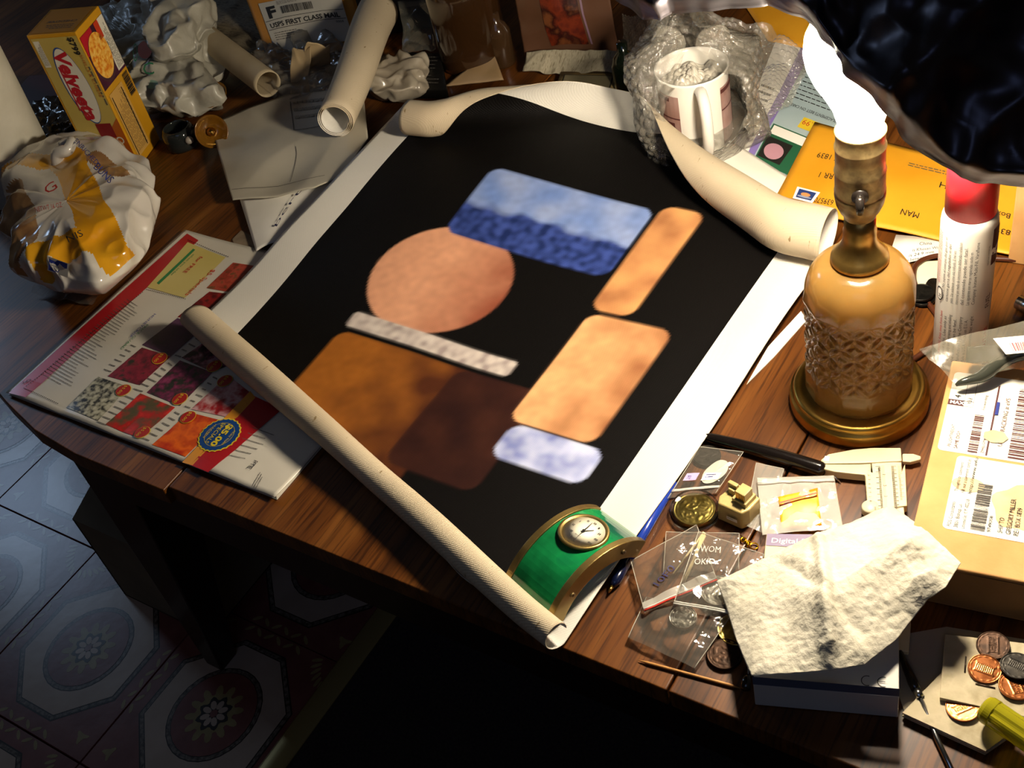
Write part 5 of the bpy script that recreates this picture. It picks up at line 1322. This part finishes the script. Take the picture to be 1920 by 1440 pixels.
# ---- amber cups and jar
amb = M('amber_plastic', '8a5a14', '9c6a1e', scale=20, rough=.12, trans=.55, coat=.4)
def cup(c, ax, label):
    t = Thing('amber_cup', label, 'cup', c - V((0, 0, .005)), 'amber cups behind the large envelope')
    lathe('bowl', [(0, 0), (.006, 0), (.0075, .002), (.012, .006), (.0165, .010), (.0175, .0125), (.0180, .014), (.0168, .0138), (.014, .010), (.008, .006), (0, .0055)], c, amb, t, 40, axis=ax)
    lathe('knob', [(0, .0055), (.0045, .006), (.0048, .009), (.002, .0115), (0, .012)], c, brass, t, 20, axis=ax)
cup(at(408, 192, .022), (.1, -.35, 1), 'upright round amber cup with brass knob beside grocery bag'); cup(at(395, 248, .016), (.75, -.45, .5), 'tilted amber cup leaning below the upright amber cup')
gj = Thing('glass_jar', 'small dark glass jar lying in shadow behind the food carton', 'jar', at(345, 268, 0))
lathe('jar', [(0, 0), (.017, 0), (.0185, .003), (.0185, .018), (.0165, .022), (.0150, .024), (.0135, .024), (.0150, .020), (.0165, .004), (0, .003)], at(345, 272, .002), M('smoky_glass', '4c5250', rough=.08, trans=.8, ior=1.45), gj, 40)
lathe('bead', [(0, 0), (.004, .001), (.0048, .004), (.003, .007), (0, .008)], at(357, 268, .012), M('bead_pearl', '9c9488', rough=.3), gj, 16)

# ================================================================ BACK ROW
ym = Thing('mailing_envelope', 'yellow bubble mailer with white first class postage label at the back', 'envelope', at(580, 60, 0))
yq = quadf(at(507, 118, .004), at(690, 85, .010), at(655, -40, .060), at(458, -10, .055))
ymf = lambda u, v: yq(u, v) + V((0, -.2, .8)) * (.006 * math.sin(PI * u) * math.sin(PI * v) + nz(yq(u, v), 30, .0015, 2))
mailer_y = M('mailer_yellow', 'b0741c', 'ba8026', scale=14, rough=.5)
ymo = grid('mailer', ymf, 30, 20, mailer_y, ym, solid=.003)
P = Print(lambda u, v, l=0: ymf(.10 + .78 * u, .10 + .72 * v) + V((0, -.2, 1)).normalized() * (.0012 + l), .0003)
P.rect(0, 0, 1, 1, M('postage_white', 'b4b0a4', rough=.6), 0, 8); P.text('F', .07, .66, .32, ink, 0, width=.115, bold=.05); P.rect(.01, .60, .99, .61, ink, 1, 8); P.rect(.01, .42, .99, .43, ink, 1, 8)
P.text('USPS FIRST CLASS MAIL', .05, .455, .13, ink, 0, width=.88, bold=.03); P.text('0004', .86, .35, .06, ink, 0, width=.09)
P.barcode(.25, .68, .64, .84, ink, 1, 40, 'u', 8); P.lines(.22, .88, .60, .97, 3, grey_ink); P.lines(.06, .20, .38, .36, 4, grey_ink); P.text('eVS', .80, .88, .06, ink, 0, width=.07)
P.build('postage_label', ymo)
o, _ = blob('newspaper_stack', '', '', [(380, 5), (440, -20), (470, 0), (492, 80), (470, 110), (430, 85), (392, 50)], .006, .014, M('newsprint', '5e5546', ['7a705c', '4a4236'], scale=90, rough=.8, stretch=(1, 4, 1)), 5, .006, 20); tag(o, 'heap of dull folded newsprint left of the yellow bubble mailer', 'newspaper')
glv = Thing('crumpled_wrapper', 'crumpled tan wrapper with upright fold beside mailing tube', 'wrapper', at(590, 130, 0))
tanm = M('wrapper_tan', 'a08a66', 'ac9672', scale=20, rough=.6)
grid('fold', crumple(quadf(at(545, 185, .006), at(580, 180, .006), at(585, 92, .052), at(548, 95, .050)), .007, 35, 3), 26, 26, tanm, glv, solid=.0008)
grid('fold', crumple(quadf(at(575, 150, .010), at(622, 130, .014), at(618, 92, .045), at(578, 90, .055)), .008, 35, 7), 26, 20, tanm, glv, solid=.0008)
clr = film('film_crumpled', 'b0a99c', .28, .12, .9, 60, .7)
o, _ = blob('clear_plastic_wad', '', '', [(495, 90), (545, 82), (560, 110), (620, 130), (660, 110), (655, 160), (600, 190), (545, 195), (505, 150)], .012, .026, clr, 15, .012, 34, 110, 50); tag(o, 'crumpled clear plastic wrap around the tan wrapper', 'plastic wrap')
o, _ = blob('plastic_scrap', '', '', [(700, 170), (715, 125), (755, 112), (790, 150), (798, 172), (750, 185)], .012, .028, M('scrap_white', '8e8474', 'a89e8c', scale=50, rough=.35, coat=.3), 19, .010, 40, 90, 44); tag(o, 'crumpled off-white plastic scrap right of the rolled canvas', 'plastic wrap')
bk = Thing('blister_pack', 'black box with clear bubble pack leaning on it, right of rolled canvas', 'package', at(800, 110, 0))
prism('black_box', [at(x, y, .012) for x, y in ((760, 170), (838, 168), (826, 100), (755, 96))], .001, .012, M('box_black', '12110f', rough=.35), bk, bevel=.001)
P = Print(lambda u, v, l=0: at(768 + 58 * u, 160 - 55 * v, .0122) + V((0, 0, l)), .0002); P.lines(0, 0, 1, 1, 8, grey_ink, 'u', 1, 4, .25); P.build('printing', bk)
grid('clear_bubble', crumple(quadf(at(757, 100, .014), at(818, 100, .014), at(806, 5, .055), at(752, 10, .052)), .007, 45, 4), 30, 34, film('film_dark', '6a6a62', .35, .12, .9, 60, .8), bk)
# brown glass jug
jc = at(893, 112, 0)
jg = Thing('glass_jug', 'large dark brown glass bottle standing at the back of the table', 'bottle', jc)
brg = M('brown_glass', '2e1c0c', '3a2412', scale=8, rough=.06, trans=.25, coat=1.0)
lathe('bottle', [(0, 0), (.036, 0), (.0385, .003), (.0388, .010), (.0388, .085), (.036, .100), (.028, .115), (.018, .125), (.0145, .132), (.0145, .150), (.0165, .152), (.0165, .158), (.0135, .160), (0, .160)], jc, brg, jg, 56)
jb = Thing('small_bottle', 'small clear brown tinted bottle beside the large dark jug', 'bottle', at(955, 105, 0))
lathe('bottle', [(0, 0), (.013, 0), (.014, .002), (.014, .040), (.010, .048), (.006, .052), (.006, .060), (0, .060)], at(945, 118, 0), M('tea_glass', '5a4028', rough=.1, trans=.6, coat=.5), jb, 32)
pq = quadf(at(985, 108, .006), at(1160, 100, .006), at(1140, -40, .085), at(960, -30, .085))
pch = Thing('picture_pouch', 'brown plastic pouch with reddish food picture propped behind papers', 'pouch', at(1075, 90, 0))
pqf = lambda u, v: pq(u, v) + V((0, -.5, .6)) * (.010 * math.sin(PI * u) * math.sin(PI * v) + ridged(pq(u, v), 22, 2) * .003 + nz(pq(u, v), 40, .004, 3))
grid('pouch', pqf, 50, 36, M('pouch_brown', '4e3322', '5c4030', scale=12, rough=.3, coat=.3), pch, solid=.001)
P = Print(lambda u, v, l=0: pqf(u, v) + V((0, -.5, .8)).normalized() * (.0012 + l), .0003)
P.qd((.32, .12), (.72, .12), (.66, .88), (.28, .80), M('picture_maroon', '4a1810', ['6a2814', '2a0e0c', '6a3c20'], scale=40, rough=.3), 0, 12); P.qd((.74, .12), (.76, .12), (.70, .88), (.68, .88), M('pouch_lilac', '7a6070', rough=.4), 0, 8)
P.build('picture', pch)
o = grid('cardboard_flap', crumple(quadf(at(835, 162, .006), at(945, 150, .006), at(928, 106, .016), at(905, 108, .014)), .0015, 30, 3), 14, 10, M('flap_tan', '8e7450', '9a8060', scale=25, rough=.7), solid=.0015); tag(o, 'tan folded cardboard flap lying in front of the brown bottle', 'cardboard')
o = grid('cloth', crumple(quadf(at(978, 138, .006), at(1165, 145, .006), at(1160, 100, .020), at(985, 98, .020)), .006, 26, 6), 60, 26, M('cloth_pale', '938a74', ['a59c86', '7e755f'], scale=120, rough=.9, stretch=(4, 1, 1)), solid=.002); tag(o, 'folded pale fringed cloth in front of the picture pouch', 'cloth')
fr = Thing('framed_card', 'small tan edged picture frame behind the raised canvas corner', 'frame', at(1120, 150, 0))
fq = [at(1040, 168, .004), at(1152, 172, .004), at(1162, 136, .010), at(1052, 134, .010)]
ff = quadf(*fq)
grid('backing', lambda u, v: ff(u, v), 4, 3, M('frame_tan', '8c7648', '9a8456', scale=30, rough=.5), fr, solid=.003)
P = Print(lambda u, v, l=0: ff(u, v) + V((0, 0, l + .0005)), .0003); P.rect(.08, .12, .92, .80, ink, 0); P.rect(.10, .16, .90, .76, M('frame_mount', '6e664e', rough=.6), 1); P.build('mount', fr)
gbt = Thing('dark_bottle', 'narrow dark green bottle standing left of the bubble wrap', 'bottle', at(1180, 175, 0))
lathe('bottle', [(0, 0), (.012, 0), (.0135, .002), (.0135, .030), (.010, .040), (.0055, .046), (.0055, .056), (0, .056)], at(1178, 170, 0), M('green_glass', '101a10', rough=.1, coat=.8), gbt, 32)
fo2, _ = blob('foil_ball', '', '', [(75, 200), (100, 190), (130, 200), (132, 240), (105, 258), (80, 235)], .010, .020, M('foil_bright', '8a8a88', rough=.25, metal=1, bump=.8, bscale=120, bdist=.002), 23, .010, 60, 70, 36); tag(fo2, 'crumpled ball of foil between the paper roll and carton', 'foil')
o = obox('red_book', at(95, 165, .010), .10, .07, .0005, .010, .35, M('book_maroon', '3a0e12', rough=.5)); tag(o, 'dark maroon book lying behind the yellow carton by the roll', 'book')
for k, (x, y, h, ms, lb, ct_) in enumerate(((300, -75, .03, M('dark_case', '141210', rough=.4), 'black case behind the grocery bag at the top edge', 'case'), (740, -15, .03, M('dark_case_b', '1a1614', rough=.4), 'dark case behind the rolled canvas at top edge', 'case'))):
    o = obox('dark_case', at(x, y, h), .16, .09, .0005, h, .2 + k * .3, ms); tag(o, lb, ct_)
